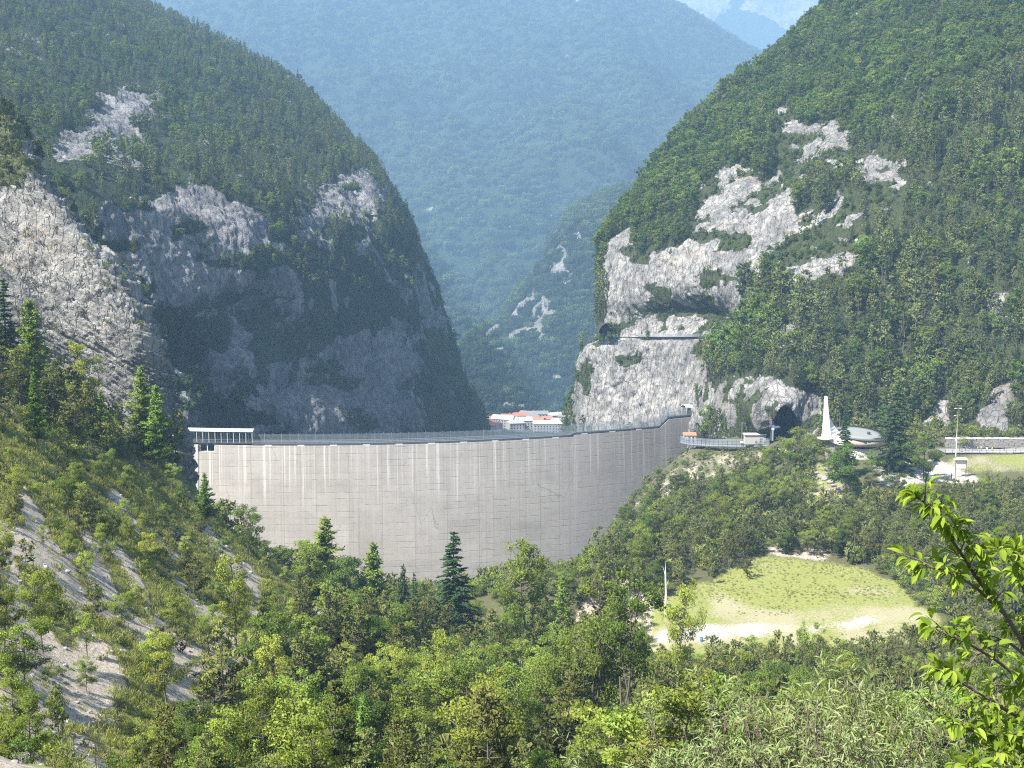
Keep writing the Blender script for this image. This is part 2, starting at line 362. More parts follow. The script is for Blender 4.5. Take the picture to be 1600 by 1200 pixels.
# ---------------------------------------------------------------- near ground: one height field through surveyed points
CTRL = [(px, py, D) for px, py, D in [
    # steep scree slope on the left
    (0, 1200, 62), (0, 1000, 90), (0, 850, 115), (0, 740, 140), (0, 675, 152), (0, 632, 180), (0, 600, 215),
    (-250, 1100, 58), (-250, 800, 100), (-250, 600, 140), (-250, 480, 190),
    (150, 1200, 72), (150, 1050, 95), (150, 900, 125), (150, 790, 155), (140, 735, 170), (120, 680, 200), (110, 660, 230),
    (300, 1200, 85), (300, 1050, 115), (300, 920, 150), (300, 815, 188), (262, 725, 206), (230, 708, 214),
    (345, 828, 205), (345, 845, 225), (300, 770, 235), (220, 740, 245), (420, 900, 212),
    (450, 1200, 96), (450, 1050, 135), (450, 945, 180), (600, 1200, 106), (600, 1060, 150), (600, 990, 190), (560, 990, 215),
    (720, 1200, 110), (720, 1080, 160), (720, 1015, 200),
    # floor in front of the clearing
    (850, 1200, 108), (850, 1085, 165), (860, 1005, 215), (930, 985, 226), (970, 1010, 214),
    (1000, 1200, 100), (1000, 1100, 150), (1200, 1200, 98), (1200, 1100, 150), (1400, 1200, 98), (1400, 1100, 150), (1600, 1200, 98), (1600, 1100, 150), (1850, 1150, 120), (1850, 1000, 220),
    (880, 930, 232), (930, 900, 252),
]]
XYZ = [P(*c) for c in CTRL]
CLEAR_Z = -75.0
def on_plane(px, py, z=CLEAR_Z):
    a = P(px, py, 1.0); return a * (z / a[2])
for px, py in [(1020, 985), (1040, 930), (1060, 1005), (1100, 1030), (1200, 880), (1200, 960), (1200, 1040), (1300, 900), (1320, 1000), (1320, 1040), (1430, 960), (1430, 900), (1500, 980), (1520, 1030), (1120, 900)]:
    XYZ.append(on_plane(px, py))
for c in [(1240, 800, 305), (1130, 830, 295), (1400, 810, 300), (1560, 790, 300), (1750, 780, 300), (1040, 830, 300), (1262, 772, 322), (1300, 722, 345), (1345, 715, 350), (1345, 712, 365), (1430, 738, 336), (1500, 738, 336), (1420, 722, 350),
          (1540, 722, 343), (1620, 722, 343), (1540, 711, 352), (1620, 709, 352), (1460, 712, 353), (1800, 712, 352), (1540, 700, 366), (1800, 700, 366), (1225, 684, 386), (1200, 702, 398), (1150, 712, 405), (1100, 716, 418), (1068, 706, 432), (1240, 684, 400), (1300, 690, 385), (1450, 680, 374), (1620, 678, 372),
          (1040, 730, 428), (1000, 775, 418), (965, 835, 400), (945, 880, 370), (1050, 760, 400), (1090, 760, 385), (1010, 830, 350), (1000, 860, 320), (1120, 790, 350)]:
    XYZ.append(P(*c))
XYZ += [np.array(q) for q in [(0, 0, -1.75), (2, 2.0, -2.9), (-3, 2, -2.6), (0, 4, -4.2), (3, 5, -4.9), (0, 9, -6.6), (6, 9, -7.0), (-7, 9, -5.6), (0, 22, -13.0), (12, 22, -13.5), (-14, 22, -11.0), (0, 50, -26), (25, 50, -27), (-22, 45, -20), (0, -8, 1), (60, 40, -24), (60, 5, -8), (-40, 5, 2), (-45, 40, -8),
                               (-30, 300, -100), (-60, 300, -95), (0, 300, -100), (-30, 360, -130), (-70, 360, -115), (15, 360, -125), (-30, 440, -150), (-80, 440, -130), (20, 430, -138), (-120, 430, -100), (-95, 330, -75), (-130, 260, -40), (40, 450, -120), (120, 440, -70), (200, 440, -55), (200, 300, -74), (220, 200, -74), (150, 100, -45)]]
XYZ = np.array(XYZ)
def _tps(d2): return np.where(d2 > 0, 0.5 * d2 * np.log(np.maximum(d2, 1e-12)), 0)
_q = XYZ[:, :2] / 100.0
_A = _tps(((_q[:, None] - _q[None]) ** 2).sum(-1)) + np.eye(len(_q)) * 2e-3
_Pm = np.c_[np.ones(len(_q)), _q]; _N = len(_q)
_sol = np.linalg.solve(np.block([[_A, _Pm], [_Pm.T, np.zeros((3, 3))]]), np.r_[XYZ[:, 2], 0, 0, 0])
def hbase(x, y):
    x = np.atleast_1d(np.asarray(x, float)); y = np.atleast_1d(np.asarray(y, float)); sh = x.shape
    q = np.stack([x.ravel(), y.ravel()], -1) / 100.0; o = np.empty(len(q))
    for i in range(0, len(q), 20000):
        b = q[i:i + 20000]; o[i:i + 20000] = _tps(((b[:, None] - _q[None]) ** 2).sum(-1)) @ _sol[:_N] + np.c_[np.ones(len(b)), b] @ _sol[_N:]
    return o.reshape(sh)
def slopezone(px, py):
    return inpoly(px, py, [(-400, 560), (0, 650), (130, 725), (270, 715), (355, 830), (470, 905), (600, 985), (560, 1040), (400, 1040), (330, 1130), (300, 1400), (-400, 1400)])
def hgt(x, y):
    x = np.atleast_1d(np.asarray(x, float)); y = np.atleast_1d(np.asarray(y, float))
    z = hbase(x, y); p = np.stack([x, y, np.zeros_like(x)], -1)
    px, py = to_px(np.stack([x, y, z], -1)); k = np.where(slopezone(px, py), 1.0, 0.25)
    k = np.where(np.abs(z - CLEAR_Z) < 1.2, 0.08, k)
    k = np.where((y > 325) & (x > 75), 0.08, k)
    k = k * sstep(8, 60, y)
    d = 2.6 * (ridged(np.stack([x * 0.05 + y * 0.03, y * 0.022 - x * 0.012, z * 0], -1), 4, 31) - 0.6) + 0.7 * fbm(p * 0.22, 4, 5)
    return z + d * k
def h1(x, y): return float(hgt([x], [y])[0])

nY, nX = 430, 470
yy = np.concatenate([np.linspace(-6, 3, 10)[:-1], 3 + (np.geomspace(12, 455, nY - 9) - 12)])
tt = np.linspace(-0.72, 0.72, nX)
GX = tt[None, :] * (yy[:, None].clip(0) * 0.92 + 24); GY = np.repeat(yy[:, None], nX, 1)
GZ = hgt(GX, GY); G = np.stack([GX, GY, GZ], -1)
gpx, gpy = to_px(G)
nzA = fbm(G * 0.06, 4, 61); nzB = fbm(G * 0.25, 4, 63)
wpx, wpy = gpx + 22 * nzB, gpy + 10 * nzB
sz = slopezone(gpx, gpy)
clr = (np.abs(hbase(GX, GY) - CLEAR_Z) < 2.2) & inpoly(wpx, wpy, [(1000, 1060), (1030, 940), (1090, 915), (1190, 872), (1300, 878), (1400, 905), (1435, 945), (1470, 960), (1470, 990), (1380, 1020), (1200, 1030)])
whitep = clr & inpoly(wpx, wpy, [(1000, 985), (1060, 976), (1180, 974), (1290, 968), (1420, 958), (1560, 950), (1560, 972), (1400, 978), (1280, 990), (1150, 1000), (1000, 1015)])
bank = inpoly(wpx, wpy, [(890, 1000), (930, 900), (1000, 880), (1040, 925), (1030, 1010)]) & (GY < 262)
park = (GY > 322) & (GY < 352) & inpoly(wpx, wpy, [(1385, 708), (1420, 718), (1462, 714), (1480, 722), (1500, 735), (1540, 750), (1380, 760), (1360, 740)])
mound = (GY > 300) & inpoly(wpx, wpy, [(1235, 800), (1250, 745), (1280, 725), (1330, 745), (1340, 790)])
slide = (GY > 255) & (GY < 300) & inpoly(wpx, wpy, [(1190, 870), (1200, 850), (1260, 845), (1300, 862), (1290, 880)])
bankR = (GY > 325) & inpoly(gpx, gpy, [(1470, 740), (1480, 709), (1700, 706), (1700, 740)])
spur = (GY > 335) & inpoly(wpx, wpy, [(950, 860), (1000, 740), (1060, 695), (1200, 698), (1240, 690), (1240, 720), (1100, 760)])
streak = ridged(np.stack([GX * 0.17 + GY * 0.095, GY * 0.03 - GX * 0.02, GZ * 0], -1), 5, 77)
gravel = np.where(sz, sstep(0.64, 0.88, streak + 0.5 * nzA), np.where(bank | slide, 0.75 + 0.4 * nzB, np.where(spur, 0.45 + 0.9 * nzB, 0.12 + 0.25 * nzA)))
grass = np.where(sz, sstep(0.78, 0.56, streak + 0.5 * nzA), np.where(clr, 0.8, np.where(bankR | mound, 0.55 + 0.8 * nzB, 0.2 + 0.3 * nzB)))
dry = np.where(clr, np.clip(0.22 + 1.1 * fbm(G * 0.14, 4, 71) + sstep(925, 965, gpy) * 0.22, 0, 1), np.where(mound | bankR, 0.45 - 0.8 * nzB, np.where(sz, 0.25 + 0.5 * nzB, 0.1)))
white = np.where(whitep, 0.72 + 0.7 * nzB, np.where(park, 1.0, 0.0))
def blur(a, n=3):
    for _ in range(n):
        a = (np.roll(a, 1, 0) + a * 2 + np.roll(a, -1, 0)) / 4; a = (np.roll(a, 1, 1) + a * 2 + np.roll(a, -1, 1)) / 4
    return a
white, dry, grass, gravel = blur(white, 4), blur(dry), blur(grass), blur(gravel, 2)
tag(new_obj('ground', grid_mesh('ground', G, M['ground'], {'gravel': gravel, 'grass': grass, 'dry': dry, 'white': white})), kind='structure')

# ---------------------------------------------------------------- mountain patches
def crm(A, n):
    """Catmull-Rom along axis 0"""
    r = A.shape[0]; t = np.linspace(0, r - 1, n); i = np.clip(t.astype(int), 0, r - 2); f = (t - i)[:, None, None]
    e = np.concatenate([2 * A[:1] - A[1:2], A, 2 * A[-1:] - A[-2:-1]], 0)
    p0, p1, p2, p3 = e[i], e[i + 1], e[i + 2], e[i + 3]
    return 0.5 * (2 * p1 + (p2 - p0) * f + (2 * p0 - 5 * p1 + 4 * p2 - p3) * f ** 2 + (3 * p1 - p0 - 3 * p2 + p3) * f ** 3)
def patch(rows, nr, nc):
    A = np.array([[P(*c) for c in r] for r in rows])
    A = crm(A, nr); A = crm(A.transpose(1, 0, 2), nc).transpose(1, 0, 2); return A
def normals(A, ref=None):
    n = np.cross(np.gradient(A, axis=1), np.gradient(A, axis=0)); n /= np.maximum(np.linalg.norm(n, axis=-1, keepdims=True), 1e-9)
    v = A / np.linalg.norm(A, axis=-1, keepdims=True)
    if ((n * v).sum(-1)).mean() > 0: n = -n
    return n
def rock_disp(A, N, k, seed, stretch=(1, 1, 0.45)):
    q = A * np.array(stretch)
    _, cv = cells(q * 0.09 + 0.35 * fbm(A * 0.12, 3, seed)[..., None], seed + 50); _, c2 = cells(q * 0.28 + 0.3 * fbm(A * 0.4, 2, seed + 9)[..., None], seed + 60)
    d = 5.0 * fbm(q * 0.022, 3, seed) + 4.0 * (ridged(q * 0.06, 4, seed + 7) - 0.62) + 2.4 * (cv - 0.5) + 1.3 * (c2 - 0.5) + 1.5 * (ridged(q * 0.3, 3, seed + 3) - 0.6) + 0.7 * (cells(q * 0.75, seed + 70)[1] - 0.5)
    return A + N * (d * k)[..., None]

# --- mountain across the gorge on the left (in shade)
LM = [[(180, 900, 470), (300, 900, 476), (400, 900, 492), (500, 900, 512), (600, 900, 540), (690, 900, 572), (765, 900, 610), (780, 900, 800)],
      [(200, 690, 470), (285, 690, 474), (390, 690, 492), (490, 690, 512), (590, 690, 538), (680, 690, 570), (748, 690, 610), (765, 690, 800)],
      [(190, 600, 474), (270, 600, 474), (380, 600, 494), (480, 600, 515), (580, 600, 545), (655, 600, 575), (702, 600, 612), (725, 600, 800)],
      [(160, 520, 478), (260, 520, 480), (350, 520, 508), (460, 520, 522), (560, 520, 548), (632, 520, 580), (674, 520, 615), (700, 520, 800)],
      [(100, 430, 476), (210, 430, 480), (320, 430, 503), (430, 430, 520), (530, 430, 548), (600, 430, 580), (646, 430, 615), (672, 430, 800)],
      [(30, 320, 470), (150, 320, 478), (260, 320, 500), (370, 320, 522), (470, 320, 553), (545, 320, 590), (596, 320, 628), (625, 320, 820)],
      [(-60, 240, 480), (80, 240, 502), (190, 240, 528), (300, 240, 560), (400, 240, 596), (480, 240, 632), (545, 248, 675), (570, 240, 850)],
      [(-120, 155, 500), (20, 155, 550), (120, 155, 590), (220, 155, 625), (310, 155, 655), (390, 155, 690), (458, 165, 720), (490, 155, 880)],
      [(-170, 85, 540), (-30, 85, 595), (70, 85, 635), (155, 85, 670), (235, 85, 705), (300, 85, 738), (356, 97, 770), (390, 85, 900)],
      [(-200, 12, 590), (-80, 12, 645), (10, 12, 690), (75, 12, 725), (130, 12, 755), (170, 14, 785), (200, 26, 815), (240, 15, 950)],
      [(-250, -70, 640), (-150, -70, 700), (-80, -70, 740), (-30, -70, 775), (10, -65, 800), (40, -60, 830), (65, -55, 860), (100, -70, 1000)]]
LM = [[(a, b, c if c < 470 else 470 + (c - 470) * 1.7) for a, b, c in r] for r in LM]
ROCK_L = [[(135, 330), (215, 305), (300, 300), (385, 330), (425, 380), (430, 440), (380, 455), (335, 495), (290, 505), (240, 480), (190, 400), (150, 370)],
          [(105, 215), (140, 165), (200, 140), (260, 155), (240, 190), (180, 215), (130, 265), (95, 262)],
          [(500, 290), (585, 262), (610, 320), (590, 350), (520, 345), (470, 380), (450, 360)],
          [(400, 610), (470, 575), (520, 530), (610, 505), (650, 540), (660, 620), (650, 700), (400, 700)],
          [(640, 400), (690, 520), (680, 545), (655, 500), (630, 430)],
          [(145, 350), (220, 330), (280, 290), (290, 275), (300, 300), (230, 345)],
          [(255, 560), (300, 580), (330, 700), (250, 700)], [(330, 560), (360, 520), (350, 480), (390, 470), (430, 430), (440, 470), (400, 520), (380, 600), (350, 620)]]
A = patch(LM, 430, 400); N = normals(A)
apx, apy = to_px(A); wn1 = fbm(A * 0.045, 4, 11)
rk = np.zeros(apx.shape, bool)
wh = fbm(A * 0.16, 3, 15); wv_ = fbm(A * 0.16, 3, 16)
for pl in ROCK_L: rk |= inpoly(apx + 34 * wn1 + 22 * wh, apy + 26 * fbm(A * 0.045, 4, 13) + 18 * wv_, pl)
rk |= (fbm(A * np.array([0.05, 0.05, 0.03]), 4, 17) > 0.42)
led = fbm(A * np.array([0.04, 0.04, 0.12]), 4, 19)
vegL = np.where(rk, np.where(led > 0.27, 0.7, 0.0), 1.0)
hollow = 10 * np.exp(-(((apx - 300) / 45) ** 2 + ((apy - 540) / 45) ** 2)) + 8 * np.exp(-(((apx - 385) / 40) ** 2 + ((apy - 480) / 30) ** 2)) + 7 * np.exp(-(((apx - 240) / 70) ** 2 + ((apy - 225) / 32) ** 2))
big = 7 * fbm(A * np.array([0.02, 0.02, 0.03]), 3, 23) + 5 * (ridged(A * np.array([0.03, 0.03, 0.006]), 3, 29) - 0.62)
vc = ridged(A * np.array([0.11, 0.11, 0.028]), 4, 33); A = rock_disp(A + N * (big - hollow + np.where(rk, 3.4 * (vc - 0.62), 0))[..., None], N, np.where(rk, 0.8, 0.6), 3)
gLM, nLM = A, normals(A)
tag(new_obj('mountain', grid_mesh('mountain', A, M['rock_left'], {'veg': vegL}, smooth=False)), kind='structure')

# --- bright bedded slab in front of it
SL = [[(-250, 860, 215), (-60, 830, 262), (120, 780, 300), (295, 760, 335), (310, 760, 420)],
      [(-260, 700, 220), (-80, 690, 265), (100, 680, 305), (284, 680, 338), (300, 680, 430)],
      [(-270, 590, 225), (-100, 585, 270), (80, 590, 310), (264, 610, 340), (285, 600, 440)],
      [(-280, 500, 232), (-120, 500, 276), (60, 515, 315), (256, 560, 342), (275, 550, 440)],
      [(-290, 430, 240), (-130, 430, 283), (50, 445, 322), (240, 505, 346), (262, 490, 440)],
      [(-300, 350, 250), (-150, 350, 293), (20, 365, 330), (196, 422, 352), (225, 410, 440)],
      [(-310, 290, 260), (-170, 290, 303), (-10, 305, 340), (138, 370, 358), (165, 350, 440)],
      [(-320, 220, 272), (-190, 220, 315), (-50, 225, 352), (74, 280, 368), (100, 250, 440)],
      [(-330, 150, 285), (-210, 150, 330), (-80, 155, 365), (45, 215, 380), (70, 190, 450)],
      [(-340, 90, 300), (-230, 90, 345), (-100, 95, 380), (5, 150, 392), (30, 130, 460)],
      [(-350, 0, 320), (-260, 0, 365), (-150, 10, 400), (-60, 60, 410), (-30, 50, 480)]]
SD = (262, 262, 264, 266, 270, 275, 280, 285, 291, 297, 305)      # distance of the outer edge, row by row
SL = [[(a, b, e - kk) for (a, b, c), kk in zip(r[:4], (22, 14, 7, 0))] + [(r[3][0] + 6, r[3][1] + 70, e + 36)] for r, e in zip(SL, SD)]
A = patch(SL, 330, 300); N = normals(A)
apx, apy = to_px(A)
bd = A @ np.array([0.55, 0.1, 0.95])          # beds dip to the right
bedv = fbm(np.stack([bd * 0.55, A[..., 1] * 0.05, A[..., 0] * 0.04], -1), 4, 41); bc = ridged(np.stack([bd * 0.2, A[..., 1] * 0.03, A[..., 0] * 0.03], -1), 4, 43)
_, c3 = cells(A * np.array([0.22, 0.22, 0.5]), 47)
_, c4 = cells(A * np.array([0.6, 0.6, 1.1]) + 0.3 * fbm(A * 0.5, 2, 44)[..., None], 49)
vn = fbm(A * 0.05, 4, 45)
edge = inpoly(apx, apy, [(-50, 60), (30, 150), (75, 265), (140, 360), (100, 330), (30, 300), (-50, 260)])
cliffy = inpoly(apx, apy, [(170, 545), (215, 520), (262, 545), (280, 690), (170, 690)])
vegS = np.where(cliffy, 0.0, sstep(np.where(apy > 290, 0.55, 0.25), np.where(apy > 290, 0.95, 0.65), vn + np.where(edge, 0.12, -0.02) + 0.2 * (bedv)) * 0.95)
bd2 = bd * 0.9 + 1.6 * fbm(A * 0.06, 3, 48); stp = (bd2 / 2.6 - np.floor(bd2 / 2.6)); stp2 = (bd2 / 0.9 - np.floor(bd2 / 0.9))
A = A + N * (1.0 * bedv + 1.0 * (bc - 0.6) + 1.9 * (stp - 0.5) + 0.75 * (stp2 - 0.5) + 0.35 * (c3 - 0.5) + 0.35 * (c4 - 0.5) + 2.5 * fbm(A * 0.02, 3, 40))[..., None]
gSL, nSL = A, normals(A)
tag(new_obj('rock_slope', grid_mesh('rock_slope', A, M['rock_slab'], {'veg': vegS}, smooth=False)), kind='structure')

# --- mountain on the right with cliffs, road ledge, two tunnels
RM = [[(930, 900, 680), (880, 900, 575), (940, 880, 540), (1030, 850, 510), (1098, 780, 470), (1190, 760, 424), (1300, 740, 402), (1450, 720, 384), (1620, 715, 376), (1820, 715, 370)],
      [(930, 690, 680), (888, 690, 575), (945, 690, 540), (1035, 680, 512), (1098, 690, 466), (1195, 695, 412), (1300, 692, 395), (1450, 680, 380), (1620, 678, 372), (1820, 672, 366)],
      [(940, 600, 690), (895, 605, 578), (955, 600, 545), (1040, 600, 518), (1105, 605, 478), (1195, 632, 404), (1300, 605, 412), (1450, 605, 397), (1620, 600, 386), (1820, 600, 380)],
      [(960, 540, 690), (906, 550, 580), (960, 540, 548), (1045, 536, 522), (1112, 540, 492), (1200, 545, 437), (1310, 545, 426), (1460, 545, 409), (1620, 540, 398), (1830, 540, 392)],
      [(965, 527, 700), (934, 527, 592), (975, 527, 560), (1050, 528, 534), (1114, 525, 500), (1200, 505, 450), (1315, 495, 437), (1465, 495, 419), (1625, 490, 408), (1840, 490, 402)],
      [(970, 470, 700), (938, 470, 590), (985, 470, 555), (1060, 475, 528), (1125, 470, 504), (1205, 455, 464), (1320, 445, 451), (1470, 435, 433), (1630, 430, 421), (1840, 430, 415)],
      [(975, 385, 705), (944, 394, 595), (1000, 388, 562), (1075, 388, 535), (1150, 388, 513), (1230, 385, 484), (1335, 375, 469), (1475, 365, 451), (1635, 360, 436), (1850, 360, 428)],
      [(990, 340, 725), (966, 348, 620), (1022, 340, 588), (1095, 335, 558), (1170, 325, 533), (1250, 310, 512), (1345, 300, 496), (1480, 292, 473), (1640, 290, 456), (1860, 285, 448)],
      [(1085, 225, 800), (1062, 224, 685), (1106, 222, 653), (1162, 222, 622), (1225, 212, 592), (1300, 202, 570), (1390, 190, 546), (1510, 180, 517), (1650, 175, 496), (1870, 170, 480)],
      [(1212, 110, 860), (1190, 106, 735), (1222, 106, 705), (1264, 104, 680), (1312, 98, 655), (1372, 92, 632), (1442, 86, 605), (1542, 80, 571), (1660, 75, 546), (1880, 70, 525)],
      [(1318, 15, 900), (1292, 14, 770), (1320, 14, 745), (1352, 12, 720), (1394, 8, 695), (1442, 3, 670), (1502, -2, 645), (1582, -8, 611), (1680, -14, 586), (1890, -20, 560)],
      [(1420, -75, 950), (1390, -80, 820), (1415, -80, 795), (1440, -82, 770), (1475, -86, 745), (1515, -90, 720), (1565, -95, 690), (1630, -100, 655), (1720, -105, 625), (1900, -110, 600)]]
ROCK_R = [[(890, 700), (885, 560), (935, 530), (940, 480), (942, 385), (985, 365), (1005, 400), (1060, 395), (1100, 375), (1150, 385), (1195, 400), (1200, 425), (1165, 445), (1155, 490), (1115, 520), (1105, 600), (1100, 700)],
          [(1080, 395), (1088, 290), (1125, 258), (1165, 268), (1225, 285), (1255, 340), (1275, 400), (1215, 405), (1150, 395)],
          [(1208, 190), (1228, 165), (1265, 195), (1318, 180), (1335, 225), (1310, 262), (1270, 250), (1248, 280), (1212, 262)],
          [(1212, 425), (1250, 385), (1325, 372), (1348, 398), (1330, 432), (1235, 440)],
          [(1340, 245), (1405, 225), (1420, 310), (1390, 340), (1345, 300)],
          [(1255, 345), (1335, 295), (1345, 335), (1280, 378)], [(1160, 300), (1230, 260), (1240, 285), (1180, 330)], [(1440, 300), (1470, 285), (1475, 305), (1450, 318)],
          [(1085, 690), (1090, 600), (1150, 595), (1200, 600), (1280, 620), (1290, 660), (1250, 690)],
          [(1125, 500), (1165, 465), (1180, 470), (1150, 530), (1115, 555), (1110, 530)],
          [(1440, 650), (1480, 600), (1500, 605), (1470, 660)], [(1530, 660), (1580, 590), (1620, 570), (1620, 600), (1570, 665)],
          [(1420, 130), (1440, 125), (1442, 150), (1428, 155)], [(1510, 395), (1520, 400), (1515, 420)]]
A = patch(RM, 500, 520); N = normals(A)
apx, apy = to_px(A); wn1 = fbm(A * 0.06, 4, 111); wn2 = fbm(A * 0.06, 4, 113)
rk = np.zeros(apx.shape, bool)
wh = fbm(A * 0.16, 3, 115); wv_ = fbm(A * 0.16, 3, 116)
for pl in ROCK_R: rk |= inpoly(apx + 24 * wn1 + 24 * wh, apy + 20 * wn2 + 22 * wv_, pl)
rk |= (fbm(A * np.array([0.06, 0.06, 0.03]), 4, 117) > 0.46) & (apx > 1100)
led = fbm(A * np.array([0.05, 0.05, 0.13]), 4, 119) + np.where(apy < 395, 0.22, 0.0)
spots = inpoly(apx, apy, [(890, 660), (1000, 640), (1120, 640), (1120, 700), (890, 700)])
vegR = np.where(rk, np.where((led > 0.27) & ~spots, 0.62, 0.0), 1.0)
scar = inpoly(apx + 15 * wn1, apy + 12 * wn2, [(1085, 690), (1090, 600), (1150, 595), (1200, 600), (1280, 620), (1290, 660), (1250, 690)])
vegR = np.where(scar & (fbm(A * 0.12, 3, 131) > 0.05), 0.6, vegR)
hang = 8 * np.exp(-(((apx - 1060) / 75) ** 2 + ((apy - 492) / 22) ** 2)) + 6 * np.exp(-(((apx - 1100) / 50) ** 2 + ((apy - 480) / 25) ** 2))
flat = np.exp(-((apy - 528) / 7.0) ** 2) * ((apx > 900) & (apx < 1125))
big = 6 * fbm(A * 0.02, 3, 123)
A = A + N * ((big * np.where(apx < 1150, 0.35, 1) - hang) * (1 - flat))[..., None]
vc = ridged(A * np.array([0.13, 0.13, 0.03]), 4, 141); A = A + N * (np.where(rk & ~flat.astype(bool), 2.6 * (vc - 0.62), 0) * (1 - flat))[..., None]
A = rock_disp(A, N, np.where(rk, np.where(scar, 0.5, 0.65), 0.5) * (1 - flat), 103, (1, 1, 0.6))
gRM, nRM = A, normals(A)
TUN_R = dict(px=1228, base=684, half=3.9, h=8.2)
TUN_L = dict(px=951, base=527, half=5.2, h=7.2)
cpx = (apx[:-1, :-1] + apx[1:, 1:]) / 2; cpy = (apy[:-1, :-1] + apy[1:, 1:]) / 2
rpx, rpy = to_px(A); cpx = (rpx[:-1, :-1] + rpx[1:, 1:] + rpx[1:, :-1] + rpx[:-1, 1:]) / 4; cpy = (rpy[:-1, :-1] + rpy[1:, 1:] + rpy[1:, :-1] + rpy[:-1, 1:]) / 4
def arch_drop(px, base, wpx, hpx):
    return (np.abs(cpx - px) < wpx) & (cpy < base + 12) & (((cpx - px) / wpx) ** 2 + np.clip((base - cpy) / hpx, 0, 9) ** 2 < 1)
hole_r = arch_drop(1228, 686, 22, 52); hole_l = arch_drop(951, 527, 15, 20)
hole_r &= A[:-1, :-1, 1] < 470; hole_l &= A[:-1, :-1, 1] < 660
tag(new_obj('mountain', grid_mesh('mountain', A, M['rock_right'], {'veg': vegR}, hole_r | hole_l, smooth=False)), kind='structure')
def patch_at(G_, px, py):
    a, b = to_px(G_); d = (a - px) ** 2 + (b - py) ** 2 + np.where(G_[..., 1] > 660, 1e6, 0); i = np.unravel_index(np.argmin(d), d.shape); return G_[i]

# --- wooded hill beyond the gap, great far slope, farthest mountain, valley floor
def scaleD(rows, k): return [[(a, b, c * k) for a, b, c in r] for r in rows]
MH = scaleD([[(690, 700, 1450), (685, 690, 1290), (780, 690, 1230), (880, 690, 1190), (1000, 690, 1170)],
      [(705, 640, 1480), (696, 640, 1300), (780, 640, 1245), (880, 640, 1205), (1000, 640, 1180)],
      [(712, 600, 1500), (704, 600, 1330), (790, 600, 1270), (880, 600, 1230), (1000, 600, 1200)],
      [(742, 540, 1520), (732, 540, 1360), (810, 540, 1300), (890, 540, 1260), (1010, 540, 1230)],
      [(805, 482, 1560), (796, 484, 1400), (850, 480, 1350), (910, 480, 1310), (1020, 480, 1280)],
      [(858, 424, 1600), (848, 424, 1450), (884, 420, 1400), (930, 420, 1360), (1030, 420, 1330)],
      [(882, 370, 1650), (871, 372, 1500), (903, 368, 1450), (950, 365, 1410), (1040, 365, 1380)],
      [(917, 330, 1700), (903, 330, 1550), (933, 328, 1500), (975, 325, 1460), (1050, 320, 1430)],
      [(980, 300, 1800), (965, 303, 1620), (990, 300, 1570), (1020, 296, 1530), (1080, 285, 1500)],
      [(1060, 285, 1900), (1040, 285, 1720), (1060, 280, 1670), (1080, 276, 1630), (1120, 260, 1600)]], 1.3)
A = patch(MH, 220, 200); N = normals(A); apx, apy = to_px(A)
rf = ridged(A * np.array([0.006, 0.006, 0.003]), 4, 211); rn = fbm(A * np.array([0.012, 0.012, 0.02]), 4, 213)
rkM = inpoly(apx + 25 * rn, apy, [(870, 345), (920, 340), (915, 380), (890, 370), (900, 470), (935, 480), (900, 580), (870, 560), (840, 520), (750, 560), (745, 530), (800, 480), (860, 440)]) & (fbm(A * np.array([0.035, 0.035, 0.02]), 5, 219) > 0.06)
low = inpoly(apx + 25 * rn, apy, [(730, 610), (890, 590), (890, 640), (720, 640)]) & (rn > 0.3)
vegM = np.where(rkM | low, 0.0, 1.0)
A = A + N * (26 * (rf - 0.6) + 16 * rn + 5 * fbm(A * 0.05, 3, 215))[..., None]
gMH, nMH = A, normals(A)
tag(new_obj('hill', grid_mesh('hill', A, M['far_hill'], {'veg': vegM})), kind='structure')

FM = [[(x, y, d - 0.1 * x) for x in (-100, 150, 400, 650, 900, 1150, 1400)] for y, d in ((650, 1900), (590, 2080), (480, 2480), (360, 2950))]
FM += [[(x, 235, 3500 - 0.15 * x) for x in (-100, 150, 400, 660, 920, 1160, 1420)],
       [(-100, 115, 4150), (150, 115, 4100), (400, 115, 4050), (680, 115, 4000), (950, 130, 3950), (1170, 168, 3850), (1420, 250, 3700)],
       [(-100, 15, 4700), (150, 15, 4650), (400, 15, 4600), (700, 15, 4550), (970, 48, 4480), (1180, 112, 4380), (1420, 220, 4200)],
       [(-100, -50, 5050), (150, -50, 5000), (400, -50, 4950), (720, -50, 4900), (1000, -12, 4800), (1190, 92, 4650), (1420, 205, 4400)],
       [(-100, -50, 5500), (150, -50, 5500), (400, -50, 5500), (720, -50, 5500), (1010, -8, 5400), (1200, 100, 5300), (1420, 215, 5000)]]
A = patch(FM, 260, 340); N = normals(A); apx, apy = to_px(A)
rf = ridged(np.stack([A[..., 0] * 0.0022 + A[..., 2] * 0.0009, A[..., 1] * 0.0012, A[..., 2] * 0.0006], -1), 4, 301); rn = fbm(A * 0.01, 4, 303)
kf = sstep(-40, 120, apy - np.interp(apx, [-100, 720, 1000, 1190, 1420], [-60, -60, -12, 92, 205]))
A = A + N * ((330 * (rf - 0.62) + 40 * rn) * kf + 7 * fbm(A * 0.04, 3, 305))[..., None]
bare = (fbm(A * np.array([0.02, 0.02, 0.006]), 4, 307) > 0.55) | (inpoly(apx, apy, [(700, 640), (890, 600), (890, 660), (700, 660)]) & (rn > 0.5))
vegF = np.where(bare, 0.25, 1.0)
gFM, nFM = A, normals(A)
tag(new_obj('mountain', grid_mesh('mountain', A, M['far_hill'], {'veg': vegF})), kind='structure')

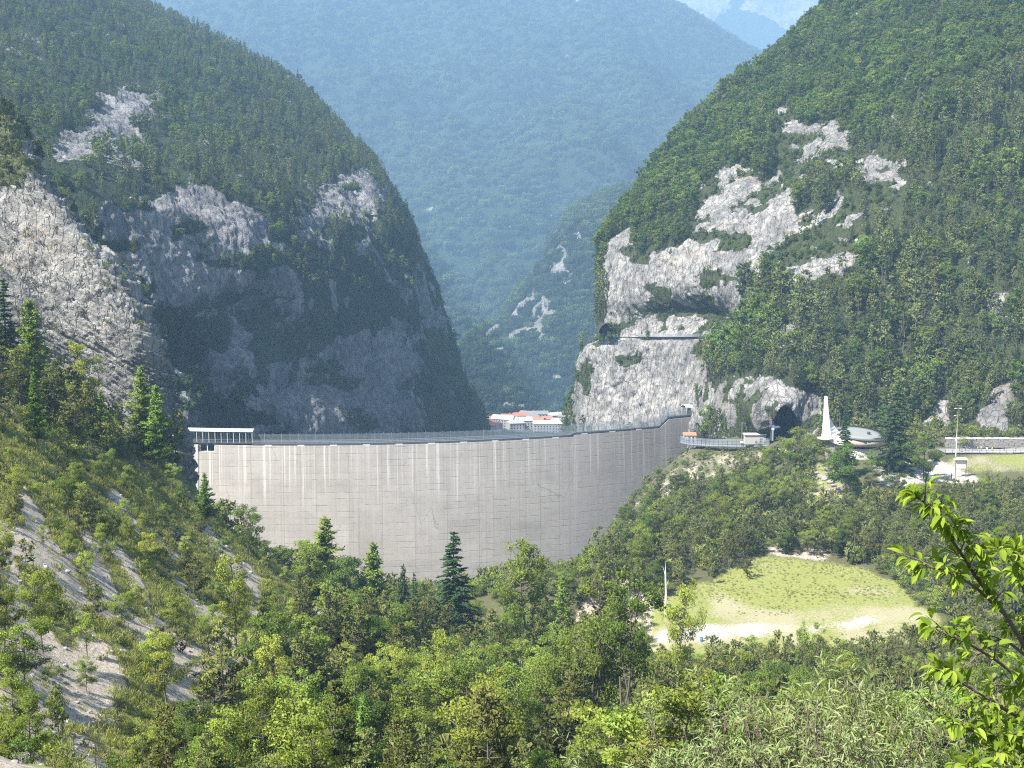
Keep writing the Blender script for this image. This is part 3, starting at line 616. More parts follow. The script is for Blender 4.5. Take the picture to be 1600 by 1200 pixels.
QM = [[(x, y0, 7200 + d) for x in (850, 980, 1110, 1240, 1370, 1500)] for y0, d in ((330, -900), (220, -500), (110, -150), (20, 60), (-40, 180))]
QM.append([(x, -42, 7800) for x in (850, 980, 1110, 1240, 1370, 1500)])
A = patch(QM, 110, 160); N = normals(A); apx, apy = to_px(A)
A = A + N * ((260 * (ridged(A * 0.0011, 5, 401) - 0.6) + 60 * fbm(A * 0.008, 4, 403)) * sstep(-40, 40, apy))[..., None]
vegQ = np.where(apy + 90 * fbm(A * 0.003, 4, 405) < 45, 0.0, 1.0)
tag(new_obj('mountain', grid_mesh('mountain', A, M['far_hill'], {'veg': vegQ})), kind='structure')

VZ = float(P(820, 662, 1500)[2])
vy = np.linspace(700, 2300, 120); vx = np.linspace(-700, 500, 120)
VX, VY = np.meshgrid(vx, vy); A = np.stack([VX, VY, np.full_like(VX, VZ)], -1); A[..., 2] += 3 * fbm(A * 0.01, 3, 501)
tag(new_obj('valley_floor', grid_mesh('valley_floor', A, M['far_hill'], {'veg': 0.62 + 0.6 * fbm(A * 0.015, 4, 503)})), kind='structure')

# ---------------------------------------------------------------- the dam
def circ3(a, b, c):
    ax, ay = a; bx, by = b; cx_, cy_ = c
    d = 2 * (ax * (by - cy_) + bx * (cy_ - ay) + cx_ * (ay - by))
    ux = ((ax * ax + ay * ay) * (by - cy_) + (bx * bx + by * by) * (cy_ - ay) + (cx_ * cx_ + cy_ * cy_) * (ay - by)) / d
    uy = ((ax * ax + ay * ay) * (cx_ - bx) + (bx * bx + by * by) * (ax - cx_) + (cx_ * cx_ + cy_ * cy_) * (bx - ax)) / d
    return np.array([ux, uy]), math.hypot(ax - ux, ay - uy)
DZ = float(P(290, 692, 450)[2])                         # crest level
pl_ = [on_plane(px, py, DZ) for px, py in ((250, 691), (690, 690.5), (1060, 666.5))]
DC, DR = circ3(*[(p[0], p[1]) for p in pl_])
a0 = math.atan2(pl_[0][1] - DC[1], pl_[0][0] - DC[0]); a1 = math.atan2(pl_[2][1] - DC[1], pl_[2][0] - DC[0])
a0 %= 2 * math.pi; a1 %= 2 * math.pi
SGN = 1 if a1 > a0 else -1
ARC = DR * abs(a1 - a0)
def dam_pt(u, off=0.0, z=0.0):
    """u metres along the crest, off metres towards the reservoir, z above crest level"""
    a = a0 + SGN * u / DR; r = DR + off
    return np.array([DC[0] + r * math.cos(a), DC[1] + r * math.sin(a), DZ + z])
def dam_u(px):
    us = np.linspace(-20, ARC + 40, 1200); q = np.array([dam_pt(u) for u in us]); x, _ = to_px(q); return float(np.interp(px, x, us))
U_END = dam_u(1092); U_STEP = dam_u(1024); U_LOW = dam_u(892)
NOTCH = (dam_u(314), dam_u(340))
dam = thing('dam', 'tall curved pale concrete arch dam closing the gorge, lime streaks below its crest', 'dam', dam_pt(ARC * 0.5, 0, -100))
dinv = dam.location.copy()
def dpart(mb, name, mat, smooth=False, parent=dam):
    o = mb.build(name, mat, parent, smooth); o.matrix_parent_inverse = Matrix.Translation(-dinv); return o
us = np.unique(np.concatenate([np.linspace(-14, U_END, 240), [NOTCH[0] - .01, NOTCH[0] + .01, NOTCH[1] - .01, NOTCH[1] + .01, U_STEP, U_STEP + 4.5, U_LOW, U_LOW + 0.02]]))
def top_z(u):
    z = 0.0
    if NOTCH[0] <= u <= NOTCH[1]: z = -2.6
    if u > U_LOW: z = 0.7
    if u > U_STEP: z = 0.7 + 3.3 * min(1, (u - U_STEP) / 4.5)
    return z
def prof(d):            # how far the face stands out, d metres below the crest
    return 2.2 * math.sin(min(d, 75) / 75 * math.pi * 0.62) - 0.02 * max(0, d - 45)
dd = np.concatenate([[0, 0.4, 1.2, 2.2, 3.4], np.linspace(5, 110, 70)])
V = []; UV = []; Fs = []; nr = len(dd)
for u in us:
    tz = top_z(u)
    for d in dd:
        z = tz - d * (1 if d > 4 else 1) if d > 0 else tz
        V.append(dam_pt(u, 3.0 + prof(d), z)); UV.append((u, -z + 4))
for i in range(len(us) - 1):
    for j in range(nr - 1):
        Fs.append((i * nr + j, i * nr + j + 1, (i + 1) * nr + j + 1, (i + 1) * nr + j))
nb = len(V)
for u in us:                                            # top and air side
    tz = top_z(u)
    V.append(dam_pt(u, 0.0, tz)); UV.append((u, 2.0)); V.append(dam_pt(u, -4, -108)); UV.append((u, 100))
for i in range(len(us) - 1):
    a, b = nb + 2 * i, nb + 2 * i + 2
    Fs.append((i * nr, (i + 1) * nr, b, a)); Fs.append((a, b, b + 1, a + 1))
wall = bpy.data.meshes.new('arch_wall'); wall.from_pydata([tuple(v) for v in V], [], Fs); wall.materials.append(M['dam'])
uvl = wall.uv_layers.new(name='UVMap'); li = np.empty(len(wall.loops), np.int32); wall.loops.foreach_get('vertex_index', li)
uvl.data.foreach_set('uv', np.array(UV, np.float32)[li].ravel()); wall.update()
wo = new_obj('arch_wall', wall, dam); wo.matrix_parent_inverse = Matrix.Translation(-dinv)
# dark steel walkway carried just behind the lip, bearing plinths along the lip
U_SH0, U_SH1 = dam_u(284), dam_u(397)
def sweep(mb, u0, u1, off, z0, wd, ht, step=3.0, zf=None):
    n = max(2, int((u1 - u0) / step) + 1); uu = np.linspace(u0, u1, n)
    for k in range(n - 1):
        za = z0 + (zf(uu[k]) if zf else 0); zb = z0 + (zf(uu[k + 1]) if zf else 0)
        mb.bar(dam_pt(uu[k], off, za), dam_pt(uu[k + 1], off, zb), wd, ht)
deckz = lambda u: 0.0 if u < U_LOW else (0.8 if u < U_STEP else 0.8 + 3.4 * min(1, (u - U_STEP) / 4.5))
mb = MB(); sweep(mb, U_SH1, U_END, 1.6, 0.42, 2.5, 0.55, 2.2, deckz); dpart(mb, 'walkway_deck', M['dark_steel'])
k = 0
for u in np.arange(U_SH1 + 6, U_STEP - 4, 12.0):
    p = dam_pt(u, 2.55, 0.12 + deckz(u)); mb = MB(); mb.box((0, 0, 0), (2.6, 0.8, 0.3), 0)
    o = mb.build('plinth', M['white'], dam); a = a0 + SGN * u / DR
    o.location = Vector(p) - dinv; o.rotation_euler.z = a + math.pi / 2
# rails and mesh fence on the crest: a fence of its own
fence = thing('mesh_fence', 'long grey steel mesh fence with slim posts following the curved dam crest', 'fence', dam_pt(ARC * 0.5, 1.6, 0))
finv = fence.location.copy()
def fpart(mb, name, mat, par, inv):
    o = mb.build(name, mat, par); o.matrix_parent_inverse = Matrix.Translation(-inv); return o
for z in (0.95, 1.5, 2.05): mb = MB(); sweep(mb, U_SH1, U_LOW, 2.75, z, 0.1, 0.15, 2.2); fpart(mb, 'handrail', M['steel'], fence, finv)
mb = MB()
uu = np.arange(U_SH1, U_END, 0.33)
for u in uu:
    b = 0.7 + deckz(u); t = 3.9 + deckz(u) * 0.92
    mb.bar(dam_pt(u, 0.5, b), dam_pt(u, 0.5, t), 0.085)
for z in np.arange(0.9, 3.95, 0.5): sweep(mb, U_SH1, U_END, 0.5, z, 0.03, 0.03, 2.2, deckz)
fpart(mb, 'wire_mesh', M['steel'], fence, finv)
mb = MB()
for u in np.arange(U_LOW, U_END, 0.3): mb.bar(dam_pt(u, 2.7, 0.7 + deckz(u)), dam_pt(u, 2.7, 2.6 + deckz(u)), 0.055)
for z in (1.0, 1.7, 2.5): sweep(mb, U_LOW, U_END, 2.7, z, 0.06, 0.06, 2.2, deckz)
fpart(mb, 'wire_mesh', M['steel'], fence, finv)
pm = MB(); pm.box((0, 0, 2.0), (0.1, 0.1, 4.0)); pme = pm.mesh('post', M['steel'])
for k, u in enumerate(np.arange(U_SH1 + 1, U_END, 3.15)):
    if k >= 72: break
    o = new_obj('post', pme, fence); o.location = Vector(dam_pt(u, 0.42, 0.3 + deckz(u))) - finv
pm = MB(); pm.box((0, 0, 1.25), (0.09, 0.09, 2.5)); pme = pm.mesh('post', M['dark_steel'])
for u in np.arange(U_LOW + 1, U_END, 3.15):
    o = new_obj('post', pme, fence); o.location = Vector(dam_pt(u, 2.78, 0.3 + deckz(u))) - finv
# glazed shelter on the left end of the crest
def shelter(name, label, u0, u1, z, nposts, H, width, roofr):
    t = thing(name, label, 'shelter', dam_pt((u0 + u1) / 2, 1, z)); inv = t.location.copy()
    mb = MB(); rings = []
    for u in np.linspace(u0 - 0.4, u1 + 0.4, 12):
        ring = []
        for k in range(9):
            th = math.pi * k / 8; ring.append(dam_pt(u, 0.9 + (width / 2 + 0.35) * math.cos(th), z + H + roofr * math.sin(th)))
        for k in range(9):
            th = math.pi * (8 - k) / 8; ring.append(dam_pt(u, 0.9 + (width / 2 + 0.2) * math.cos(th), z + H - 0.1 + (roofr - 0.1) * math.sin(th)))
        rings.append(ring)
    mb.loft(rings); fpart(mb, 'roof', M['glass_roof'], t, inv)
    mb = MB()
    for u in np.linspace(u0, u1, nposts): mb2 = None
    pm = MB(); pm.box((0, 0, H / 2), (0.16, 0.16, H)); pme = pm.mesh('post', M['white'])
    for off in (0.9 - width / 2, 0.9 + width / 2):
        for u in np.linspace(u0, u1, nposts):
            o = new_obj('post', pme, t); o.location = Vector(dam_pt(u, off, z)) - inv
    for off in (0.9 - width / 2, 0.9 + width / 2):
        for zz, hh_, nm in ((H - 0.1, 0.2, 'eaves_beam'), (1.1, 0.08, 'rail'), (0.6, 0.06, 'rail')): mb = MB(); sweep(mb, u0, u1, off, z + zz, 0.7 * hh_, hh_); fpart(mb, nm, M['steel'], t, inv)
    mb = MB(); sweep(mb, u0 - 0.3, u1 + 0.3, 0.9, z - 0.14, width + 0.5, 0.28); fpart(mb, 'floor_slab', M['dark_steel'], t, inv)
    mb = MB()
    for u in np.arange(u0, u1, 0.35): mb.bar(dam_pt(u, 0.9 - width / 2, z + 0.1), dam_pt(u, 0.9 - width / 2, z + H - 0.2), 0.05)
    fpart(mb, 'wire_mesh', M['steel'], t, inv)
    return t
shelter('walkway_shelter', 'long shelter with pale curved glazed roof on white posts on the dam crest', U_SH0, U_SH1, 0.9, 13, 4.2, 3.2, 0.9)
shelter('walkway_shelter', 'short pale arched shelter where the crest fence meets the cliff', dam_u(1066), dam_u(1090), 4.6, 3, 3.2, 3.0, 1.2)
# dark beams in the notch below the long shelter
mb = MB()
for u in np.linspace(NOTCH[0] + 0.4, NOTCH[1] - 0.4, 3): mb = MB(); mb.bar(dam_pt(u, 2.0, -2.5), dam_pt(u, 2.0, 0.7), 0.3); dpart(mb, 'notch_beam', M['white'])

# ---------------------------------------------------------------- plants: shape makers
def blades(C, Dr, L, W, r):
    """loose quads: centres C (n,3), direction Dr (n,3), length L, width W"""
    n = len(C); q = r.normal(size=(n, 3)); s = np.cross(Dr, q); s /= np.maximum(np.linalg.norm(s, axis=1, keepdims=True), 1e-6)
    L = np.broadcast_to(L, n)[:, None]; W = np.broadcast_to(W, n)[:, None]
    a = C - Dr * L * 0.5; b = C + Dr * L * 0.5
    return np.stack([a - s * W * 0.35, a + s * W * 0.35, b + s * W * 0.5, b - s * W * 0.5], 1)
def unit(v): return v / np.maximum(np.linalg.norm(v, axis=-1, keepdims=True), 1e-9)
def conifer(seed, H, spread, kind, det=1.0):
    """returns trunk MB and crown quads. kind: pine, spruce, larch"""
    r = np.random.default_rng(seed); t = MB()
    lean = r.normal(size=2) * (0.03 if kind == 'pine' else 0.01) * H
    npt = 7; pts = [(lean[0] * (k / 6) ** 2 + r.normal() * 0.012 * H * (kind == 'pine'), lean[1] * (k / 6) ** 2 + r.normal() * 0.012 * H * (kind == 'pine'), H * 0.97 * k / 6 - (0.6 if k == 0 else 0)) for k in range(npt)]
    r0 = 0.0135 * H
    t.tube(pts, [r0 * (1 - 0.88 * k / 6) for k in range(npt)], 6)
    P_ = np.array(pts); zt = np.linspace(0, 1, npt)
    def axis(f): return np.array([np.interp(f, zt, P_[:, 0]), np.interp(f, zt, P_[:, 1]), f * H * 0.97])
    f0 = {'pine': r.uniform(0.18, 0.4), 'spruce': 0.06, 'larch': 0.1}[kind]
    step = {'pine': 0.55, 'spruce': 0.36, 'larch': 0.42}[kind] / max(det, 0.3) ** 0.5
    C = []; Dv = []; Ls = []; Ws = []
    f = f0
    while f < 0.99:
        rel = (f - f0) / (1 - f0)
        if kind == 'pine': Lb = spread * (1 - rel) ** 0.65 * (0.55 + 0.45 * min(1, rel * 4 + 0.3)) + 0.25
        elif kind == 'spruce': Lb = spread * (1 - rel) ** 0.9 + 0.12
        else: Lb = spread * (1 - rel) ** 0.8 * (0.8 + 0.2 * math.sin(f * 40)) + 0.15
        nb = int(r.integers(4, 7)) if kind == 'pine' else int(r.integers(6, 9))
        for b in range(nb):
            if kind == 'pine' and r.random() < 0.16: continue
            az = r.uniform(0, 2 * math.pi); L = Lb * r.uniform(0.6, 1.15)
            el = {'pine': r.uniform(-0.05, 0.45), 'spruce': r.uniform(-0.35, 0.0) + 0.45 * rel, 'larch': r.uniform(-0.1, 0.35)}[kind]
            d = np.array([math.cos(az) * math.cos(el), math.sin(az) * math.cos(el), math.sin(el)]); o = axis(f)
            if det >= 0.8 and L > 0.7: t.tube([o, o + d * L * 0.9], [0.011 * L + 0.012, 0.006], 3, cap=False)
            if kind == 'pine':
                nt_ = max(2, int(L * 3.2 * det)); s = r.uniform(0.3, 1.02, nt_) ** 0.8
                base = o + d * (s * L)[:, None] + r.normal(size=(nt_, 3)) * np.array([0.16, 0.16, 0.09]) * (0.5 + L * 0.3)
                base[:, 2] += 0.12 * L * s * s
                m = max(4, int(8 * det)); c = np.repeat(base, m, 0)
                dv = unit(r.normal(size=(len(c), 3)) + d * 0.6 + np.array([0, 0, 0.55])); ln = r.uniform(0.26, 0.46, len(c)) / max(det, 0.25) ** 0.6
                C.append(c + dv * ln[:, None] * 0.5); Dv.append(dv); Ls.append(ln); Ws.append(r.uniform(0.08, 0.14, len(c)) / max(det, 0.25) ** 1.1)
            else:
                n_ = max(3, int(L * (15 if kind == 'spruce' else 13) * det)); s = r.uniform(0.08, 1.0, n_)
                side = np.cross(d, [0, 0, 1.0]); side /= np.linalg.norm(side)
                sg = r.uniform(-1, 1, n_); wdt = 0.34 * L * (1.05 - s)
                c = o + d * (s * L)[:, None] + side * (sg * wdt)[:, None]
                c[:, 2] += (-0.16 * L * s * s if kind == 'spruce' else 0.05 * L * s) + r.normal(size=n_) * (0.03 if kind == 'spruce' else 0.09)
                dv = unit(d + side * (sg * 0.8)[:, None] + r.normal(size=(n_, 3)) * (0.25 if kind == 'spruce' else 0.55) + np.array([0, 0, -0.25 if kind == 'spruce' else 0.1]))
                C.append(c); Dv.append(dv); Ls.append(r.uniform(0.3, 0.55, n_) / max(det, 0.25) ** 0.4); Ws.append(r.uniform(0.1, 0.17, n_) / max(det, 0.25) ** 0.5)
        f += step / H * r.uniform(0.8, 1.25)
    top = axis(1.0); n_ = 10
    C.append(np.repeat(top[None], n_, 0) - np.array([0, 0, 1.0]) * r.uniform(0, 0.5, n_)[:, None]); Dv.append(unit(r.normal(size=(n_, 3)) * 0.5 + np.array([0, 0, 1.0]))); Ls.append(np.full(n_, 0.35)); Ws.append(np.full(n_, 0.1))
    return t, blades(np.concatenate(C), np.concatenate(Dv), np.concatenate(Ls), np.concatenate(Ws), r)
def leaves_at(C, size, r, up=0.5):
    n = len(C); nrm = unit(r.normal(size=(n, 3)) + np.array([0, 0, up])); a = unit(np.cross(nrm, r.normal(size=(n, 3)))); b = np.cross(nrm, a)
    s = (size * r.uniform(0.7, 1.3, n))[:, None]
    return np.stack([C - a * s * 0.6, C + b * s * 0.34, C + a * s * 0.6 - nrm * s * 0.12, C - b * s * 0.34], 1)
def broadleaf(seed, H, W, det=1.0, stems=1, open_=0.5, leaf=0.3, low=0.3):
    r = np.random.default_rng(seed); t = MB(); ends = []
    for s in range(stems):
        az = r.uniform(0, 6.28); off = 0.0 if stems == 1 else 0.5
        bx, by = off * math.cos(az), off * math.sin(az); lx, ly = r.normal(size=2) * (0.05 if stems == 1 else 0.13) * H
        hs = H * (r.uniform(0.82, 0.97) if stems > 1 else 0.93)
        pts = [(bx + lx * (k / 5) ** 1.5 + r.normal() * 0.01 * H, by + ly * (k / 5) ** 1.5 + r.normal() * 0.01 * H, hs * k / 5 - (0.5 if k == 0 else 0)) for k in range(6)]
        r0 = 0.0135 * H / stems ** 0.4
        t.tube(pts, [r0 * (1 - 0.85 * k / 5) for k in range(6)], 6)
        P_ = np.array(pts); nl = max(5, int(H * 2.2 / stems ** 0.7))
        for b in range(nl):
            f = low + (1 - low) * (b + r.random()) / nl
            o = np.array([np.interp(f, np.linspace(0, 1, 6), P_[:, i]) for i in range(3)])
            rel = (f - low) / (1 - low); prof_ = math.sin(math.pi * (0.16 + 0.80 * rel)) ** 0.8
            L = W * 0.5 * prof_ * r.uniform(0.55, 1.15) / (1 if stems == 1 else 1.5) + 0.2
            az = b * 2.4 + r.normal() * 0.5; el = r.uniform(0.05, 0.75) + 0.35 * rel
            d = np.array([math.cos(az) * math.cos(el), math.sin(az) * math.cos(el), math.sin(el)])
            e = o + d * L; e[2] -= 0.06 * L * L * 0.2
            if det >= 0.7: t.tube([o, (o + e) / 2 + r.normal(size=3) * 0.05 * L, e], [0.018 * L + 0.012, 0.012 * L + 0.008, 0.006], 4, cap=False)
            ends.append((e, 0.23 * L + 0.27)); 
            if L > 0.9: ends.append(((o * 0.45 + e * 0.55) + r.normal(size=3) * 0.22 * L, 0.18 * L + 0.24))
            if L > 1.4: ends.append((o * 0.2 + e * 0.8 + r.normal(size=3) * 0.4 * L, 0.17 * L + 0.22))
    Q = []
    for e, cr in ends:
        if r.random() < open_ * 0.3: continue
        n = max(6, int(62 * det * (cr / 0.48) ** 2 * r.uniform(0.6, 1.2)))
        v = unit(r.normal(size=(n, 3))) * (r.random(n) ** 0.45)[:, None] * cr * np.array([1.1, 1.1, 0.75])
        Q.append(leaves_at(e + v, leaf * (0.6 + 0.5 * r.random()), r))
    return t, np.concatenate(Q)

PROTO = {}
def proto(kind, k, t, q, lmat, bmat):
    tm = t.mesh('trunk', bmat, True); cm = quads_mesh('crown', q, [lmat])
    PROTO.setdefault(kind, []).append((tm, cm, float(q[..., 2].max())))
for k in range(6): t, q = conifer(100 + k, 10, (2.0, 2.4, 1.7, 2.6, 2.1, 1.9)[k], 'pine', 1.0); proto('pine', k, t, q, M['pine'], M['bark'])
for k in range(3): t, q = conifer(200 + k, 12, (2.3, 2.7, 2.0)[k], 'spruce', 1.3); proto('spruce', k, t, q, M['spruce'], M['bark'])
for k in range(3): t, q = conifer(300 + k, 12, (2.5, 2.1, 2.8)[k], 'larch', 1.5); proto('larch', k, t, q, M['larch'], M['bark'])
for k in range(6): t, q = broadleaf(400 + k, 9, (4.6, 5.4, 4.0, 5.8, 4.8, 3.8)[k], 1.7, 1, 0.9, 0.19, (0.36, 0.3, 0.45, 0.28, 0.36, 0.25)[k]); proto('broadleaf', k, t, q, M['leaf'], M['bark'])
for k in range(4): t, q = broadleaf(500 + k, 9, (4.2, 4.8, 3.6, 5.2)[k], 1.5, 1, 1.0, 0.19, 0.25); proto('bright', k, t, q, M['leaf_bright'], M['bark'])
for k in range(3): t, q = broadleaf(550 + k, 8, (5.6, 6.2, 5.0)[k], 2.0, 1, 0.15, 0.20, 0.16); proto('dark', k, t, q, M['leaf_dark'], M['bark'])
for k in range(3): t, q = broadleaf(600 + k, 11, (5.5, 6.5, 5.0)[k], 1.3, 4, 1.2, 0.18, 0.4); proto('stems', k, t, q, M['leaf'], M['bark'])
KNAME = {'pine': 'pine_tree', 'spruce': 'spruce_tree', 'larch': 'larch_tree', 'broadleaf': 'broadleaf_tree', 'bright': 'broadleaf_tree', 'dark': 'broadleaf_tree', 'stems': 'broadleaf_tree'}
PINES = [0]; EXTRA = []
def plant(kind, x, y, h, label, group=None, wide=1.0, z=None, var=None):
    if kind == 'pine':
        PINES[0] += 1
        if PINES[0] > 292: EXTRA.append((x, y, h1(x, y), h)); return None
    ps = PROTO[kind]; tm, cm, ph = ps[var if var is not None else random.randrange(len(ps))]
    s = h / ph; z = h1(x, y) if z is None else z
    t = thing(KNAME[kind], label, 'tree', (x, y, z - 0.05), random.uniform(0, 6.28), group)
    t.scale = (s * wide, s * wide, s)
    new_obj('trunk', tm, t); new_obj('crown', cm, t); return t
def plant_px(kind, px, pytop, D, label, group=None, wide=1.0, var=None):
    a = P(px, pytop, D); z = h1(a[0], D); return plant(kind, a[0], D, max(2.0, a[2] - z), label, group, wide, z, var)

# --- single trees one can point at
taken = []
def one(kind, px, py, D, label, wide=1.0, var=None):
    o = plant_px(kind, px, py, D, label, None, wide, var); taken.append((o.location.x, o.location.y, 2.2)); return o
one('spruce', 708, 830, 196, 'tall dark spruce standing alone against the foot of the dam', 1.35, 0)
one('larch', 503, 805, 214, 'dense pointed green conifer rising highest at the left foot of the dam face', 1.9, 1)
one('larch', 583, 846, 216, 'slim pointed conifer before the dam, between the dense cone and the tall spruce', 1.3, 2)
one('spruce', 628, 880, 204, 'small dark spruce tip just left of the tall dark spruce', 0.8, 1)
one('spruce', 648, 893, 208, 'lower grey spruce top next to the tall dark spruce', 0.7, 2)
one('larch', 218, 570, 205, 'tall bright larch on the terrace edge under the pale rock slab', 1.4, 0)
one('larch', 243, 600, 203, 'shorter bright larch pressed against the tall terrace edge larch', 1.2, 2)
one('larch', 157, 608, 198, 'bright pointed larch second from the terrace edge', 1.5, 1)
one('larch', 45, 466, 200, 'large broad green larch rising highest on the hillside terrace', 1.3, 2)
one('spruce', 4, 435, 205, 'dark spruce cut by the left border above the terrace', 1.1, 0)
one('bright', 120, 530, 212, 'thin pale birch like tree in front of the pale rock slab', 0.9, 1)
one('pine', 272, 636, 205, 'wind shaped pine with flat tiers at the tip of the terrace', 0.9, 3)
one('pine', 85, 560, 190, 'bushy olive pine beneath the broad larch on the terrace', 1.1, 4)
one('larch', 320, 738, 196, 'bright feathery conifer at the edge of the bank left of the dam', 1.4, 0)
one('bright', 300, 790, 188, 'yellow green bush like tree on the bank below the feathery conifer', 0.9, 0)
one('broadleaf', 385, 788, 190, 'airy tall green tree before the lower left corner of the dam', 0.95, 3)
one('broadleaf', 482, 838, 203, 'bushy bright tree in front of the dense pointed conifer', 1.0, 3)
one('dark', 540, 868, 203, 'dark leafy tree right of the dense pointed conifer', 0.9, 1)
one('bright', 362, 862, 128, 'tall thin yellow green tree with bare dark trunk on the scree', 0.75, 2)
one('bright', 508, 905, 150, 'slender sparse tree with visible trunk at the foot of the scree', 0.7, 0)
one('broadleaf', 822, 838, 190, 'tall sparse tree with wispy top before the middle of the dam', 0.85, 2)
one('stems', 985, 880, 112, 'tall multi stemmed open tree in front of the gravel bank', 0.85, 0)
one('stems', 930, 905, 118, 'leaning multi stemmed tree beside the tall open one', 0.8, 1)
one('bright', 1062, 905, 140, 'thin young tree with tufted top at the corner of the clearing', 0.55, 3)
one('broadleaf', 1296, 696, 337, 'small leafy tree hiding the foot of the church spire', 1.2, 1)
one('spruce', 1402, 596, 336, 'very tall dark spruce behind the memorial church forecourt', 1.25, 1)
one('spruce', 1322, 640, 330, 'dark spruce with open tiers in front of the church roof', 1.0, 2)
one('dark', 1330, 692, 318, 'dense low leafy tree below the church', 1.2, 0)
one('dark', 1446, 676, 326, 'rounded leafy tree with several trunks on the white forecourt', 1.0, 2)
one('broadleaf', 1243, 664, 346, 'large leafy green tree in front of the tunnel mouth', 1.1, 1)
one('broadleaf', 1203, 690, 352, 'leafy tree left of the large one by the tunnel mouth', 0.9, 4)
one('bright', 1230, 742, 312, 'light green sapling on the flank of the grassy mound', 1.0, 1)
one('pine', 1130, 742, 330, 'bushy pine just below the footbridge', 1.2, 1)
one('pine', 1092, 800, 285, 'upright pine in the wood left of the grassy clearing', 1.0, 0)
one('pine', 1168, 868, 252, 'broad pine at the left edge of the grassy clearing casting a shadow', 1.4, 3)
one('pine', 1115, 880, 248, 'small pale trunked pine on the grass edge of the clearing', 1.0, 5)
one('pine', 930, 820, 330, 'slim pine top against the lower right part of the dam', 0.9, 2)
one('dark', 562, 1085, 92, 'dense dark leafy tree low in the middle of the foreground', 0.85, 1)
one('bright', 740, 1055, 82, 'bright yellow green tree in the lower middle foreground', 1.05, 3)
one('bright', 620, 1010, 122, 'bright sapling above the dark leafy tree in the foreground', 0.8, 1)
one('dark', 400, 1085, 90, 'round dark green tree at the lower end of the scree', 0.8, 0)
one('broadleaf', 20, 1040, 68, 'leafy tree at the bottom of the scree cut by the picture edge', 0.9, 1)
one('pine', 1230, 990, 170, 'scraggy young pine standing before the white gravel track', 0.75, 2)
one('stems', 1262, 962, 150, 'thin open sapling with tufted leaves before the clearing', 0.6, 2)

for kind_, px_, py_, D_, w_, lab_ in [('broadleaf', 1365, 702, 322, 1.1, 'leafy tree between the very tall spruce and the dense low tree by the church'),
        ('pine', 1478, 744, 316, 1.3, 'bushy pine standing under the notice board'), ('dark', 1404, 738, 316, 1.2, 'dark leafy bush like tree under the very tall spruce'),
        ('broadleaf', 1562, 736, 320, 1.1, 'leafy tree below the grass bank of the road'), ('larch', 470, 1005, 135, 1.0, 'pointed light green larch at the foot of the scree'),
        ('larch', 180, 930, 118, 1.0, 'pointed light green larch alone in the middle of the scree'), ('larch', 565, 1085, 88, 1.1, 'small dense conical larch low in the foreground'),
        ('stems', 440, 920, 128, 0.8, 'tall open tree with several thin trunks at the lower edge of the scree'), ('bright', 255, 985, 96, 0.9, 'slender pale green tree rising from the lower scree'),
        ('broadleaf', 880, 985, 118, 0.8, 'tall airy tree left of the multi stemmed trees'), ('bright', 690, 985, 120, 0.8, 'slim yellow green tree below the tall dark spruce'),
        ('larch', 880, 905, 205, 1.3, 'pointed bright larch below the wispy tree at the dam foot'), ('bright', 60, 880, 92, 0.8, 'thin pale green tree near the picture edge on the scree'),
        ('pine', 470, 1100, 84, 1.2, 'broad feathery pine low in the foreground'), ('stems', 800, 1040, 92, 0.9, 'open tree with pale bundled stems in the lower middle')]:
    one(kind_, px_, py_, D_, lab_, w_)

# --- trees of the valley wood and slopes, placed by area
def area_trees(poly, dmin, dmax, n, mix, hr, sep, labels, group, jit=1.0, limit=None):
    """poly in photo pixels of the ground point; each tree stands on the ground"""
    c = 0; tries = 0
    xs = [p[0] for p in poly]
    while c < n and tries < n * 60:
        tries += 1
        D = math.sqrt(random.uniform(dmin ** 2, dmax ** 2)); px = random.uniform(min(xs), max(xs)); x = (px - 800) / F_PX * D * 1.0
        z = float(hbase([x], [D])[0]); a, b = to_px(np.array([x, D, z]))
        if not inpoly(np.array([a]), np.array([b]), poly)[0]: continue
        if any((x - q[0]) ** 2 + (D - q[1]) ** 2 < max(sep, 0) ** 2 for q in taken): continue
        kind = random.choices([m[0] for m in mix], [m[1] for m in mix])[0]
        h = random.uniform(*hr) * (0.8 if kind in ('bright',) else 1.0)
        pt = to_px(np.array([x, D, z + h]))
        if limit and pt[1] < limit(a, D): h = max(2.0, h * 0.55); pt = to_px(np.array([x, D, z + h]))
        if limit and pt[1] < limit(a, D): continue
        taken.append((x, D, sep)); tall = h > (hr[0] + hr[1]) / 2
        plant(kind, x, D, h, labels[kind][0 if tall else 1], group + (' tall' if tall else ' small') + ' ' + kind, random.uniform(0.85, 1.2)); c += 1
    return c
def LB(place, **kw):
    d = {'pine': 'olive green pine', 'broadleaf': 'mid green leafy tree', 'bright': 'yellow green leafy tree', 'dark': 'dark green leafy tree', 'spruce': 'dark spruce', 'larch': 'bright green larch', 'stems': 'open multi stemmed tree'}
    return {k: ('tall ' + v + ' ' + place, 'small ' + v + ' ' + place) for k, v in d.items()}
skyl = lambda px, D: np.interp(px, [0, 250, 330, 420, 560, 690, 760, 830, 900, 960, 1010, 1060], [400, 560, 760, 840, 905, 925, 955, 905, 860, 800, 760, 720]) if px < 1060 else 690
# in front of the clearing
area_trees([(930, 1300), (925, 1010), (1000, 1060), (1300, 1062), (1700, 1045), (1700, 1300)], 84, 196, 110, [('pine', 8), ('broadleaf', 3.5), ('bright', 0.8), ('dark', 0.6)], (4.5, 8), 2.5, LB('on the near bank before the clearing'), 'near bank trees', limit=lambda px, D: np.interp(px, [900, 1000, 1060, 1150, 1300, 1420, 1500, 1600], [900, 900, 990, 1005, 1010, 985, 960, 940]))
